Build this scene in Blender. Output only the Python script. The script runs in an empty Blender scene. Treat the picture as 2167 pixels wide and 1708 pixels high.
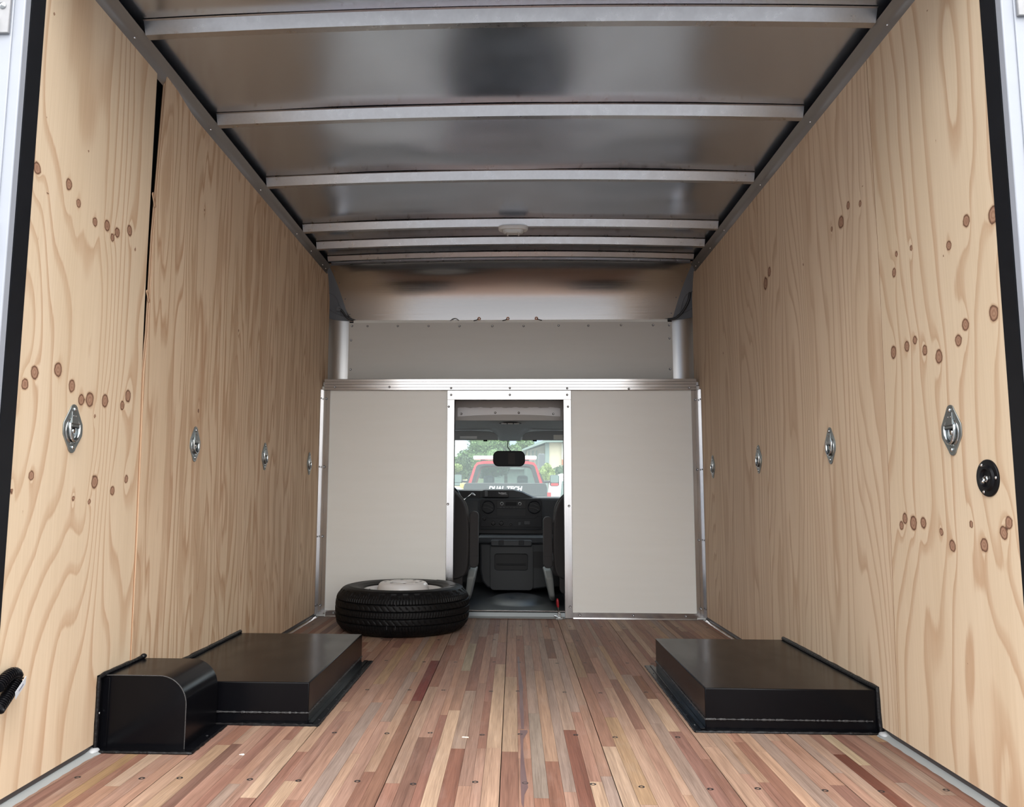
import bpy, bmesh, math, random
import numpy as np
from mathutils import Vector, Matrix

random.seed(7)
sc = bpy.context.scene
COL = sc.collection

# ------------------------------------------------------------------ camera
cam_d = bpy.data.cameras.new('camera')
cam_d.sensor_fit = 'HORIZONTAL'
cam_d.sensor_width = 36.0
cam_d.lens = 1681.3 / 2167.0 * 36.0
cam_d.shift_x = (1083.5 - 1027.2) / 2167.0
cam_d.shift_y = (850.4 - 854.0) / 2167.0
cam_d.clip_start = 0.05
cam_d.clip_end = 500
cam = bpy.data.objects.new('camera', cam_d)
COL.objects.link(cam)
_p, _y, _r = 0.1171, -0.0360, 0.0040
_F = Vector((math.sin(_y) * math.cos(_p), math.cos(_y) * math.cos(_p), math.sin(_p)))
_R = Vector((math.cos(_y), -math.sin(_y), 0))
_U = _R.cross(_F)
_R2 = math.cos(_r) * _R + math.sin(_r) * _U
_U2 = -math.sin(_r) * _R + math.cos(_r) * _U
_M = Matrix((_R2, _U2, -_F)).transposed().to_4x4()
_M.translation = Vector((0.0283, 0.0, 0.7294))
cam.matrix_world = _M
sc.camera = cam

# ------------------------------------------------------------------ world: bright broken cloud over blue
world = bpy.data.worlds.new('sky')
sc.world = world
world.use_nodes = True
wn = world.node_tree.nodes
wl = world.node_tree.links
wn.clear()
w_out = wn.new('ShaderNodeOutputWorld')
w_bg = wn.new('ShaderNodeBackground')
w_tc = wn.new('ShaderNodeTexCoord')
w_no = wn.new('ShaderNodeTexNoise')
w_no.inputs['Scale'].default_value = 2.6
w_no.inputs['Detail'].default_value = 6
w_no.inputs['Roughness'].default_value = 0.55
w_rp = wn.new('ShaderNodeValToRGB')
w_rp.color_ramp.elements[0].position = 0.40
w_rp.color_ramp.elements[0].color = (0.055, 0.15, 0.30, 1)
w_rp.color_ramp.elements[1].position = 0.50
w_rp.color_ramp.elements[1].color = (1.0, 0.985, 0.96, 1)
w_mp = wn.new('ShaderNodeMapping')
w_mp.inputs['Location'].default_value = (0.3, 0.0, 0.0)
wl.new(w_tc.outputs['Generated'], w_mp.inputs['Vector'])
wl.new(w_mp.outputs['Vector'], w_no.inputs['Vector'])
wl.new(w_no.outputs['Fac'], w_rp.inputs['Fac'])
wl.new(w_rp.outputs['Color'], w_bg.inputs['Color'])
wl.new(w_bg.outputs['Background'], w_out.inputs['Surface'])
# overcast luminance: three times brighter overhead than at the horizon
w_sx = wn.new('ShaderNodeSeparateXYZ')
w_mr = wn.new('ShaderNodeMapRange')
w_mr.inputs['From Min'].default_value = 0.0
w_mr.inputs['From Max'].default_value = 1.0
w_mr.inputs['To Min'].default_value = 0.78
w_mr.inputs['To Max'].default_value = 2.34
wl.new(w_tc.outputs['Generated'], w_sx.inputs[0])
wl.new(w_sx.outputs['Z'], w_mr.inputs['Value'])
wl.new(w_mr.outputs['Result'], w_bg.inputs['Strength'])

# soft high sun behind thin cloud, from behind and to the right of the truck
sun_d = bpy.data.lights.new('sun', 'SUN')
sun_d.energy = 0.6
sun_d.angle = math.radians(18)
sun_d.color = (1.0, 0.96, 0.9)
sun = bpy.data.objects.new('sun', sun_d)
COL.objects.link(sun)
sun.rotation_euler = (math.radians(28), math.radians(12), 0)

sc.view_settings.view_transform = 'Standard'
sc.view_settings.look = 'None'
sc.view_settings.gamma = 1.0
sc.view_settings.use_curve_mapping = False
sc.view_settings.exposure = 1.6
sc.cycles.use_denoising = True
sc.cycles.max_bounces = 7
sc.cycles.diffuse_bounces = 4
sc.cycles.glossy_bounces = 3
sc.cycles.transparent_max_bounces = 8
sc.cycles.adaptive_threshold = 0.02
sc.cycles.sample_clamp_indirect = 6.0

# ------------------------------------------------------------------ mesh helpers
ORG = {}


class MB:
    """collects vertices and faces in world coordinates"""

    def __init__(self):
        self.v = []
        self.f = []

    def add(self, vs, fs):
        o = len(self.v)
        self.v += [tuple(p) for p in vs]
        self.f += [tuple(i + o for i in f) for f in fs]
        return self

    def box(self, x0, x1, y0, y1, z0, z1):
        vs = [(x0, y0, z0), (x1, y0, z0), (x1, y1, z0), (x0, y1, z0), (x0, y0, z1), (x1, y0, z1), (x1, y1, z1), (x0, y1, z1)]
        return self.add(vs, [(3, 2, 1, 0), (4, 5, 6, 7), (0, 1, 5, 4), (1, 2, 6, 5), (2, 3, 7, 6), (3, 0, 4, 7)])

    def hexa(self, b, t):
        """8 free corners: 4 bottom then 4 top, both counter-clockwise from above"""
        return self.add(list(b) + list(t), [(3, 2, 1, 0), (4, 5, 6, 7), (0, 1, 5, 4), (1, 2, 6, 5), (2, 3, 7, 6), (3, 0, 4, 7)])

    def prism(self, prof, axis, a, b):
        """closed 2-D profile swept along an axis; prof order (first other axis, second other axis)"""
        def mk(p, c):
            if axis == 'x':
                return (c, p[0], p[1])
            if axis == 'y':
                return (p[0], c, p[1])
            return (p[0], p[1], c)
        n = len(prof)
        vs = [mk(p, a) for p in prof] + [mk(p, b) for p in prof]
        fs = [(i, (i + 1) % n, n + (i + 1) % n, n + i) for i in range(n)]
        fs += [tuple(range(n - 1, -1, -1)), tuple(range(n, 2 * n))]
        return self.add(vs, fs)

    def strip(self, prof, axis, cs, off=None):
        """open profile swept through several stations with an optional offset per station"""
        base = len(self.v)
        n = len(prof)
        vs = []
        for c in cs:
            o = off(c) if off else (0, 0)
            for p in prof:
                q = (p[0] + o[0], p[1] + o[1])
                vs.append((c, q[0], q[1]) if axis == 'x' else ((q[0], c, q[1]) if axis == 'y' else (q[0], q[1], c)))
        fs = []
        for s in range(len(cs) - 1):
            for i in range(n - 1):
                fs.append((s * n + i, s * n + i + 1, (s + 1) * n + i + 1, (s + 1) * n + i))
        return self.add(vs, fs)

    def lathe(self, prof, c, axis='z', n=48, close=False):
        """profile (r, h) turned about an axis through c"""
        m = len(prof)
        vs = []
        for k in range(n):
            a = 2 * math.pi * k / n
            for r, h in prof:
                x, y = r * math.cos(a), r * math.sin(a)
                if axis == 'z':
                    vs.append((c[0] + x, c[1] + y, c[2] + h))
                elif axis == 'y':
                    vs.append((c[0] + x, c[1] + h, c[2] + y))
                else:
                    vs.append((c[0] + h, c[1] + x, c[2] + y))
        fs = []
        mm = m if close else m - 1
        for k in range(n):
            k2 = (k + 1) % n
            for i in range(mm):
                j = (i + 1) % m
                fs.append((k * m + i, k2 * m + i, k2 * m + j, k * m + j))
        return self.add(vs, fs)

    def tube(self, path, r, n=10, caps=True):
        pts = [Vector(p) for p in path]
        rs = r if isinstance(r, (list, tuple)) else [r] * len(pts)
        vs = []
        fs = []
        up = Vector((0, 0, 1))
        t0 = (pts[1] - pts[0]).normalized()
        if abs(t0.dot(up)) > 0.95:
            up = Vector((1, 0, 0))
        u = t0.cross(up).normalized()
        for i, p in enumerate(pts):
            if i == 0:
                t = pts[1] - pts[0]
            elif i == len(pts) - 1:
                t = pts[-1] - pts[-2]
            else:
                t = pts[i + 1] - pts[i - 1]
            t.normalize()
            u = (u - t * u.dot(t)).normalized()
            w = t.cross(u)
            for k in range(n):
                a = 2 * math.pi * k / n
                vs.append(tuple(p + (u * math.cos(a) + w * math.sin(a)) * rs[i]))
        for i in range(len(pts) - 1):
            for k in range(n):
                k2 = (k + 1) % n
                fs.append((i * n + k, i * n + k2, (i + 1) * n + k2, (i + 1) * n + k))
        if caps:
            fs.append(tuple(range(n - 1, -1, -1)))
            fs.append(tuple((len(pts) - 1) * n + k for k in range(n)))
        return self.add(vs, fs)

    def ball(self, c, rx, ry, rz, n=16, m=10):
        vs = []
        fs = []
        for j in range(m + 1):
            t = math.pi * j / m
            for k in range(n):
                a = 2 * math.pi * k / n
                vs.append((c[0] + rx * math.sin(t) * math.cos(a), c[1] + ry * math.sin(t) * math.sin(a), c[2] + rz * math.cos(t)))
        for j in range(m):
            for k in range(n):
                k2 = (k + 1) % n
                fs.append((j * n + k, (j + 1) * n + k, (j + 1) * n + k2, j * n + k2))
        return self.add(vs, fs)

    def grid(self, fn, nu, nv):
        vs = [fn(i / nu, j / nv) for j in range(nv + 1) for i in range(nu + 1)]
        fs = [(j * (nu + 1) + i, j * (nu + 1) + i + 1, (j + 1) * (nu + 1) + i + 1, (j + 1) * (nu + 1) + i) for j in range(nv) for i in range(nu)]
        return self.add(vs, fs)

    def xf(self, M):
        self.v = [tuple(M @ Vector(p)) for p in self.v]
        return self


def smooth_path(pts, k=8):
    """Catmull-Rom through the points"""
    P = [Vector(p) for p in pts]
    P = [P[0] * 2 - P[1]] + P + [P[-1] * 2 - P[-2]]
    out = []
    for i in range(1, len(P) - 2):
        for j in range(k):
            t = j / k
            a, b, c, d = P[i - 1], P[i], P[i + 1], P[i + 2]
            out.append(0.5 * ((2 * b) + (c - a) * t + (2 * a - 5 * b + 4 * c - d) * t * t + (3 * b - a - 3 * c + d) * t ** 3))
    out.append(P[-2])
    return [tuple(p) for p in out]


def rrect(x0, x1, z0, z1, r, n=5):
    """rounded rectangle outline, counter-clockwise"""
    o = []
    for cx, cz, a0 in ((x1 - r, z0 + r, -90), (x1 - r, z1 - r, 0), (x0 + r, z1 - r, 90), (x0 + r, z0 + r, 180)):
        for i in range(n + 1):
            a = math.radians(a0 + 90 * i / n)
            o.append((cx + r * math.cos(a), cz + r * math.sin(a)))
    return o


def tag(o, label=None, cat=None, group=None, kind=None):
    if label:
        o['label'] = label
    if cat:
        o['category'] = cat
    if group:
        o['group'] = group
    if kind:
        o['kind'] = kind
    return o


def empty(name, loc, label=None, cat=None, group=None, kind=None, parent=None):
    o = bpy.data.objects.new(name, None)
    COL.objects.link(o)
    o.empty_display_size = 0.05
    ORG[o.name] = Vector(loc)
    if parent:
        o.parent = parent
        o.location = Vector(loc) - ORG[parent.name]
    else:
        o.location = loc
    return tag(o, label, cat, group, kind)


def obj(name, mb, mat, parent=None, smooth=False, bevel=0, seg=2, origin=None, angle=35, label=None, cat=None, group=None, kind=None, subsurf=0):
    V = np.array(mb.v, dtype=float)
    if origin is None:
        lo, hi = V.min(0), V.max(0)
        origin = Vector(((lo[0] + hi[0]) / 2, (lo[1] + hi[1]) / 2, (lo[2] + hi[2]) / 2 if parent else lo[2]))
    origin = Vector(origin)
    me = bpy.data.meshes.new(name)
    me.from_pydata((V - np.array(origin)).tolist(), [], mb.f)
    me.update()
    bm = bmesh.new()
    bm.from_mesh(me)
    bmesh.ops.recalc_face_normals(bm, faces=bm.faces)
    bm.to_mesh(me)
    bm.free()
    o = bpy.data.objects.new(name, me)
    COL.objects.link(o)
    ORG[o.name] = origin
    if parent:
        o.parent = parent
        o.location = origin - ORG[parent.name]
    else:
        o.location = origin
    if mat is not None:
        for m in (mat if isinstance(mat, (list, tuple)) else [mat]):
            me.materials.append(m)
    if bevel:
        b = o.modifiers.new('bevel', 'BEVEL')
        b.width = bevel
        b.segments = seg
        b.limit_method = 'ANGLE'
        b.angle_limit = math.radians(30)
    if subsurf:
        s = o.modifiers.new('subsurf', 'SUBSURF')
        s.levels = s.render_levels = subsurf
    if smooth or bevel or subsurf:
        me.polygons.foreach_set('use_smooth', [True] * len(me.polygons))
        try:
            me.set_sharp_from_angle(angle=math.radians(angle))
        except Exception:
            pass
    return tag(o, label, cat, group, kind)


def inst(src, name, loc, parent=None, rot=None, scale=None):
    """a copy of one mesh object that shares its mesh; loc in world coordinates"""
    c = src.copy()
    COL.objects.link(c)
    c.name = name
    for k in list(c.keys()):
        del c[k]
    ORG[c.name] = Vector(loc)
    if parent:
        c.parent = parent
        c.location = Vector(loc) - ORG[parent.name]
    else:
        c.parent = None
        c.location = loc
    if rot:
        c.rotation_euler = rot
    if scale:
        c.scale = scale
    return c


def copy_tree(o, parent=None):
    c = o.copy()
    COL.objects.link(c)
    ORG[c.name] = ORG[o.name].copy()
    if parent:
        c.parent = parent
    for ch in list(o.children):
        copy_tree(ch, c)
    return c


# ------------------------------------------------------------------ material helpers
def mat(name, col, rough=0.5, metal=0.0, spec=0.5, coat=0.0, emit=None, noise=None, bump=None, rough_noise=None, aniso=0.0):
    """noise = (scale vector, amount, second colour); bump = (scale vector, strength, distance)"""
    m = bpy.data.materials.new(name)
    m.use_nodes = True
    nt = m.node_tree
    b = nt.nodes['Principled BSDF']
    b.inputs['Base Color'].default_value = (*col, 1)
    b.inputs['Roughness'].default_value = rough
    b.inputs['Metallic'].default_value = metal
    b.inputs['Specular IOR Level'].default_value = spec
    b.inputs['Coat Weight'].default_value = coat
    b.inputs['Anisotropic'].default_value = aniso
    if emit:
        b.inputs['Emission Color'].default_value = (*emit[0], 1)
        b.inputs['Emission Strength'].default_value = emit[1]
    if noise or bump or rough_noise:
        geo = nt.nodes.new('ShaderNodeNewGeometry')

        def tex(scale, detail=4):
            mp = nt.nodes.new('ShaderNodeMapping')
            mp.inputs['Scale'].default_value = scale
            t = nt.nodes.new('ShaderNodeTexNoise')
            t.inputs['Scale'].default_value = 1.0
            t.inputs['Detail'].default_value = detail
            nt.links.new(geo.outputs['Position'], mp.inputs['Vector'])
            nt.links.new(mp.outputs['Vector'], t.inputs['Vector'])
            return t.outputs['Fac']
        if noise:
            rp = nt.nodes.new('ShaderNodeValToRGB')
            rp.color_ramp.elements[0].position = 0.5 - noise[1] / 2
            rp.color_ramp.elements[0].color = (*noise[2], 1)
            rp.color_ramp.elements[1].position = 0.5 + noise[1] / 2
            rp.color_ramp.elements[1].color = (*col, 1)
            nt.links.new(tex(noise[0]), rp.inputs['Fac'])
            nt.links.new(rp.outputs['Color'], b.inputs['Base Color'])
        if rough_noise:
            mr = nt.nodes.new('ShaderNodeMapRange')
            mr.inputs['To Min'].default_value = rough_noise[1]
            mr.inputs['To Max'].default_value = rough_noise[2]
            mr.inputs['From Min'].default_value = 0.3
            mr.inputs['From Max'].default_value = 0.7
            nt.links.new(tex(rough_noise[0]), mr.inputs['Value'])
            nt.links.new(mr.outputs['Result'], b.inputs['Roughness'])
        if bump:
            bp = nt.nodes.new('ShaderNodeBump')
            bp.inputs['Strength'].default_value = bump[1]
            bp.inputs['Distance'].default_value = bump[2]
            nt.links.new(tex(bump[0]), bp.inputs['Height'])
            nt.links.new(bp.outputs['Normal'], b.inputs['Normal'])
    return m


M = {}
M['sheet'] = mat('aluminium_roof_sheet', (0.64, 0.71, 0.815), 0.22, 1.0, rough_noise=((3, 2, 3), 0.18, 0.27))
M['galv'] = mat('galvanised_steel', (0.60, 0.61, 0.635), 0.3, 1.0, noise=((90, 90, 90), 0.7, (0.54, 0.55, 0.575)), rough_noise=((30, 30, 30), 0.26, 0.36))
M['alu'] = mat('mill_aluminium', (0.60, 0.59, 0.59), 0.2, 1.0, rough_noise=((5, 8, 60), 0.12, 0.22), noise=((6, 6, 90), 0.8, (0.50, 0.50, 0.515)))
M['alu_v'] = mat('mill_aluminium_upright', (0.60, 0.59, 0.59), 0.2, 1.0, rough_noise=((60, 60, 5), 0.14, 0.24), noise=((90, 90, 5), 0.8, (0.50, 0.50, 0.515)))
M['nose'] = mat('nose_sheet_aluminium', (0.50, 0.49, 0.485), 0.2, 1.0, rough_noise=((2, 300, 300), 0.15, 0.22))
M['cap'] = mat('grey_moulded_corner', (0.16, 0.175, 0.20), 0.55, noise=((9, 9, 9), 0.6, (0.13, 0.145, 0.165)))
M['cap_line'] = mat('grey_corner_groove', (0.11, 0.12, 0.14), 0.6)
M['frp'] = mat('white_panel', (0.90, 0.905, 0.87), 0.28, noise=((2.5, 2, 26), 0.9, (0.865, 0.865, 0.825)), bump=((500, 500, 500), 0.10, 0.001))
M['screw'] = mat('zinc_screw', (0.22, 0.22, 0.23), 0.35, 0.9)
M['screw_dark'] = mat('screw_recess', (0.02, 0.02, 0.022), 0.5, 0.3)
M['bright_screw'] = mat('bright_screw', (0.75, 0.75, 0.74), 0.25, 1.0)
M['steel'] = mat('black_painted_steel', (0.0030, 0.0031, 0.0042), 0.22, 0.0, spec=0.14, rough_noise=((7, 3, 7), 0.17, 0.27))
M['steel_side'] = M['steel']
M['weld'] = mat('weld_bead', (0.035, 0.035, 0.037), 0.3, 0.2, spec=0.8, bump=((300, 300, 300), 0.8, 0.004))
M['caulk_black'] = mat('black_caulk', (0.005, 0.005, 0.006), 0.4, spec=0.3, bump=((90, 90, 90), 0.6, 0.004))
M['caulk_grey'] = mat('grey_caulk', (0.29, 0.305, 0.305), 0.6, bump=((50, 50, 50), 0.3, 0.002))
M['caulk_white'] = mat('pale_caulk', (0.42, 0.435, 0.45), 0.5)
M['dark_track'] = mat('dark_track', (0.11, 0.10, 0.10), 0.45, 0.6)
M['void'] = mat('dark_wall_cavity', (0.030, 0.033, 0.042), 0.55, 0.3)
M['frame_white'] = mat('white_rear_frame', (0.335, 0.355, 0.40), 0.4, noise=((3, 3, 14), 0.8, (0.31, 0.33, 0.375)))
M['frame_black'] = mat('black_seal', (0.006, 0.007, 0.010), 0.5, spec=0.3, noise=((20, 20, 20), 0.6, (0.004, 0.005, 0.007)))
M['hinge'] = mat('cast_aluminium', (0.34, 0.34, 0.35), 0.5, 0.4, noise=((40, 40, 40), 0.6, (0.29, 0.29, 0.30)))
M['chrome'] = mat('zinc_plated_steel', (0.52, 0.55, 0.56), 0.2, 1.0, rough_noise=((60, 60, 60), 0.14, 0.26))
M['chrome_dull'] = mat('zinc_plate_dull', (0.30, 0.325, 0.325), 0.36, 0.9)
M['hole'] = mat('dark_recess', (0.008, 0.008, 0.010), 0.6)
M['black_plastic'] = mat('black_plastic', (0.004, 0.004, 0.0055), 0.36, spec=0.2)
M['conduit'] = mat('black_corrugated_conduit', (0.004, 0.004, 0.005), 0.25, spec=0.4)
M['tag'] = mat('pale_tag', (0.55, 0.57, 0.60), 0.45)
M['print'] = mat('tag_print', (0.22, 0.22, 0.26), 0.5)
M['cable'] = mat('black_cable', (0.010, 0.011, 0.014), 0.4)
M['copper'] = mat('copper_eyelet', (0.62, 0.26, 0.12), 0.3, 1.0)
M['tyre'] = mat('tyre_rubber', (0.0055, 0.0055, 0.0062), 0.5, spec=0.2, noise=((40, 40, 40), 0.7, (0.0035, 0.0035, 0.004)))
M['wheel'] = mat('white_wheel_paint', (0.72, 0.71, 0.70), 0.25, coat=0.4)
M['cove'] = mat('dull_cove_metal', (0.40, 0.39, 0.375), 0.42, 0.9)
M['post'] = mat('dull_post_aluminium', (0.66, 0.66, 0.66), 0.36, 1.0, noise=((120, 120, 4), 0.8, (0.58, 0.58, 0.58)))
M['lens'] = mat('lamp_lens', (0.72, 0.74, 0.75), 0.3)


def wood_edge():
    m = mat('plywood_edge', (0.60, 0.44, 0.30), 0.75)
    nt = m.node_tree
    b = nt.nodes['Principled BSDF']
    geo = nt.nodes.new('ShaderNodeNewGeometry')
    sp = nt.nodes.new('ShaderNodeSeparateXYZ')
    wv = nt.nodes.new('ShaderNodeMath')
    wv.operation = 'MULTIPLY'
    wv.inputs[1].default_value = 1000
    sn = nt.nodes.new('ShaderNodeMath')
    sn.operation = 'SINE'
    rp = nt.nodes.new('ShaderNodeValToRGB')
    rp.color_ramp.elements[0].position = 0.35
    rp.color_ramp.elements[0].color = (0.36, 0.20, 0.11, 1)
    rp.color_ramp.elements[1].position = 0.6
    rp.color_ramp.elements[1].color = (0.64, 0.47, 0.32, 1)
    nt.links.new(geo.outputs['Position'], sp.inputs[0])
    nt.links.new(sp.outputs['X'], wv.inputs[0])
    nt.links.new(wv.outputs[0], sn.inputs[0])
    nt.links.new(sn.outputs[0], rp.inputs['Fac'])
    nt.links.new(rp.outputs['Color'], b.inputs['Base Color'])
    return m


M['ply_edge'] = wood_edge()


def ply_mat(name, light, band, sharp=0.82, streak=0.25, patch=0.0):
    """bands of rotary-cut veneer from the 'grain' field of the mesh, knots from its 'knot' distance"""
    m = bpy.data.materials.new(name)
    m.use_nodes = True
    nt = m.node_tree
    N = nt.nodes.new
    Lk = nt.links.new
    b = nt.nodes['Principled BSDF']
    b.inputs['Roughness'].default_value = 0.62
    b.inputs['Specular IOR Level'].default_value = 0.35
    at = N('ShaderNodeAttribute')
    at.attribute_name = 'grain'
    kn = N('ShaderNodeAttribute')
    kn.attribute_name = 'knot'
    geo = N('ShaderNodeNewGeometry')

    def noise(scale, detail=4):
        mp = N('ShaderNodeMapping')
        mp.inputs['Scale'].default_value = scale
        t = N('ShaderNodeTexNoise')
        t.inputs['Scale'].default_value = 1.0
        t.inputs['Detail'].default_value = detail
        Lk(geo.outputs['Position'], mp.inputs['Vector'])
        Lk(mp.outputs['Vector'], t.inputs['Vector'])
        return t.outputs['Fac']

    def math_(op, a, c=None, clamp=False):
        n = N('ShaderNodeMath')
        n.operation = op
        n.use_clamp = clamp
        for i, x in enumerate((a, c)):
            if x is None:
                continue
            if isinstance(x, (int, float)):
                n.inputs[i].default_value = x
            else:
                Lk(x, n.inputs[i])
        return n.outputs[0]
    fib = noise((1, 160, 3.0), 3)
    edge = noise((1, 90, 5.0), 3)
    g = math_('ADD', at.outputs['Fac'], math_('MULTIPLY', math_('SUBTRACT', edge, 0.5), 0.10))
    fr = math_('FRACT', g)
    rp = N('ShaderNodeValToRGB')
    cr = rp.color_ramp
    cr.interpolation = 'EASE'
    cr.elements[0].position = 0.0
    cr.elements[0].color = (0, 0, 0, 1)
    e = cr.elements.new(sharp - 0.22)
    e.color = (0.06, 0.06, 0.06, 1)
    e = cr.elements.new(sharp)
    e.color = (0.75, 0.75, 0.75, 1)
    e = cr.elements.new(min(sharp + 0.10, 0.96))
    e.color = (1, 1, 1, 1)
    cr.elements[-1].position = 1.0
    cr.elements[-1].color = (0, 0, 0, 1)
    Lk(fr, rp.inputs['Fac'])
    tone = noise((1, 9, 0.9), 3)
    mx = N('ShaderNodeMix')
    mx.data_type = 'RGBA'
    mx.inputs[6].default_value = (*light, 1)
    mx.inputs[7].default_value = (*band, 1)
    f = math_('MULTIPLY', rp.outputs['Color'], math_('ADD', math_('MULTIPLY', tone, 1.1), 0.35), True)
    if patch:
        pn = noise((1, 15, 1.3), 5)
        pr_ = N('ShaderNodeMapRange')
        pr_.inputs['From Min'].default_value = 0.53
        pr_.inputs['From Max'].default_value = 0.60
        pr_.inputs['To Max'].default_value = patch
        Lk(math_('ADD', pn, math_('MULTIPLY', math_('SUBTRACT', fib, 0.5), 0.16)), pr_.inputs['Value'])
        f = math_('MAXIMUM', f, pr_.outputs['Result'])
    Lk(f, mx.inputs[0])
    # fine fibre streaks and slow tone drift
    mx2 = N('ShaderNodeMix')
    mx2.data_type = 'RGBA'
    mx2.blend_type = 'MULTIPLY'
    mx2.inputs[0].default_value = 1.0
    rp2 = N('ShaderNodeValToRGB')
    rp2.color_ramp.elements[0].position = 0.25
    s = 1 - streak
    rp2.color_ramp.elements[0].color = (s, s * 0.96, s * 0.90, 1)
    rp2.color_ramp.elements[1].position = 0.7
    rp2.color_ramp.elements[1].color = (1, 1, 1, 1)
    Lk(math_('ADD', math_('MULTIPLY', fib, 0.45), math_('MULTIPLY', tone, 0.55)), rp2.inputs['Fac'])
    Lk(mx.outputs[2], mx2.inputs[6])
    Lk(rp2.outputs['Color'], mx2.inputs[7])
    # knots: distance 1 at the rim
    kr = N('ShaderNodeValToRGB')
    kr.color_ramp.elements[0].position = 0.0
    kr.color_ramp.elements[0].color = (0.22, 0.115, 0.065, 1)
    for pos, c in ((0.10, (0.44, 0.27, 0.175)), (0.21, (0.30, 0.165, 0.105)), (0.31, (0.42, 0.25, 0.165)), (0.40, (0.25, 0.13, 0.08)), (0.475, (0.10, 0.045, 0.028)), (0.53, (0.50, 0.33, 0.205))):
        e = kr.color_ramp.elements.new(pos)
        e.color = (*c, 1)
    kr.color_ramp.elements[-1].position = 1.0
    kr.color_ramp.elements[-1].color = (0.64, 0.47, 0.32, 1)
    kd = math_('MULTIPLY', kn.outputs['Fac'], 0.5)
    Lk(kd, kr.inputs['Fac'])
    km = N('ShaderNodeMapRange')
    km.inputs['From Min'].default_value = 1.02
    km.inputs['From Max'].default_value = 1.32
    km.inputs['To Min'].default_value = 1.0
    km.inputs['To Max'].default_value = 0.0
    Lk(kn.outputs['Fac'], km.inputs['Value'])
    mx3 = N('ShaderNodeMix')
    mx3.data_type = 'RGBA'
    Lk(km.outputs['Result'], mx3.inputs[0])
    Lk(mx2.outputs[2], mx3.inputs[6])
    Lk(kr.outputs['Color'], mx3.inputs[7])
    Lk(mx3.outputs[2], b.inputs['Base Color'])
    bp = N('ShaderNodeBump')
    bp.inputs['Strength'].default_value = 0.12
    bp.inputs['Distance'].default_value = 0.001
    Lk(fib, bp.inputs['Height'])
    Lk(bp.outputs['Normal'], b.inputs['Normal'])
    return m


def stave_mat():
    """one timber material; each stave brings its own colour as object colour"""
    m = bpy.data.materials.new('laminated_hardwood')
    m.use_nodes = True
    nt = m.node_tree
    N = nt.nodes.new
    Lk = nt.links.new
    b = nt.nodes['Principled BSDF']
    b.inputs['Roughness'].default_value = 0.5
    b.inputs['Specular IOR Level'].default_value = 0.28
    oi = N('ShaderNodeObjectInfo')
    geo = N('ShaderNodeNewGeometry')
    off = N('ShaderNodeVectorMath')
    off.operation = 'ADD'
    cb = N('ShaderNodeCombineXYZ')
    mu = N('ShaderNodeMath')
    mu.operation = 'MULTIPLY'
    mu.inputs[1].default_value = 37.0
    Lk(oi.outputs['Random'], mu.inputs[0])
    Lk(mu.outputs[0], cb.inputs[2])
    Lk(mu.outputs[0], cb.inputs[1])
    Lk(geo.outputs['Position'], off.inputs[0])
    Lk(cb.outputs[0], off.inputs[1])

    def noise(scale, detail=4, rough=0.5, dist=0.0):
        mp = N('ShaderNodeMapping')
        mp.inputs['Scale'].default_value = scale
        t = N('ShaderNodeTexNoise')
        t.inputs['Scale'].default_value = 1.0
        t.inputs['Detail'].default_value = detail
        t.inputs['Roughness'].default_value = rough
        t.inputs['Distortion'].default_value = dist
        Lk(off.outputs[0], mp.inputs['Vector'])
        Lk(mp.outputs['Vector'], t.inputs['Vector'])
        return t.outputs['Fac']
    fine = noise((420, 9, 1), 3)
    broad = noise((70, 2.2, 1), 4, 0.6, 0.4)
    rp = N('ShaderNodeValToRGB')
    rp.color_ramp.elements[0].position = 0.28
    rp.color_ramp.elements[0].color = (0.48, 0.43, 0.41, 1)
    rp.color_ramp.elements[1].position = 0.66
    rp.color_ramp.elements[1].color = (1.20, 1.18, 1.16, 1)
    ad = N('ShaderNodeMath')
    ad.operation = 'MULTIPLY_ADD'
    ad.inputs[1].default_value = 0.45
    Lk(fine, ad.inputs[0])
    m2 = N('ShaderNodeMath')
    m2.operation = 'MULTIPLY'
    m2.inputs[1].default_value = 0.55
    Lk(broad, m2.inputs[0])
    Lk(m2.outputs[0], ad.inputs[2])
    Lk(ad.outputs[0], rp.inputs['Fac'])
    mx = N('ShaderNodeMix')
    mx.data_type = 'RGBA'
    mx.blend_type = 'MULTIPLY'
    mx.inputs[0].default_value = 1.0
    Lk(oi.outputs['Color'], mx.inputs[6])
    Lk(rp.outputs['Color'], mx.inputs[7])
    # pale planer dust in patches
    du = noise((9, 3, 1), 5, 0.7)
    dr = N('ShaderNodeMapRange')
    dr.inputs['From Min'].default_value = 0.52
    dr.inputs['From Max'].default_value = 0.75
    dr.inputs['To Max'].default_value = 0.16
    Lk(du, dr.inputs['Value'])
    mx2 = N('ShaderNodeMix')
    mx2.data_type = 'RGBA'
    mx2.inputs[7].default_value = (0.42, 0.355, 0.32, 1)
    Lk(dr.outputs['Result'], mx2.inputs[0])
    Lk(mx.outputs[2], mx2.inputs[6])
    Lk(mx2.outputs[2], b.inputs['Base Color'])
    rr = N('ShaderNodeMapRange')
    rr.inputs['To Min'].default_value = 0.5
    rr.inputs['To Max'].default_value = 0.7
    Lk(broad, rr.inputs['Value'])
    Lk(rr.outputs['Result'], b.inputs['Roughness'])
    bp = N('ShaderNodeBump')
    bp.inputs['Strength'].default_value = 0.15
    bp.inputs['Distance'].default_value = 0.001
    Lk(fine, bp.inputs['Height'])
    Lk(bp.outputs['Normal'], b.inputs['Normal'])
    return m


M['stave'] = stave_mat()
M['substrate'] = mat('dark_joint', (0.05, 0.03, 0.022), 0.8)
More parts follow.
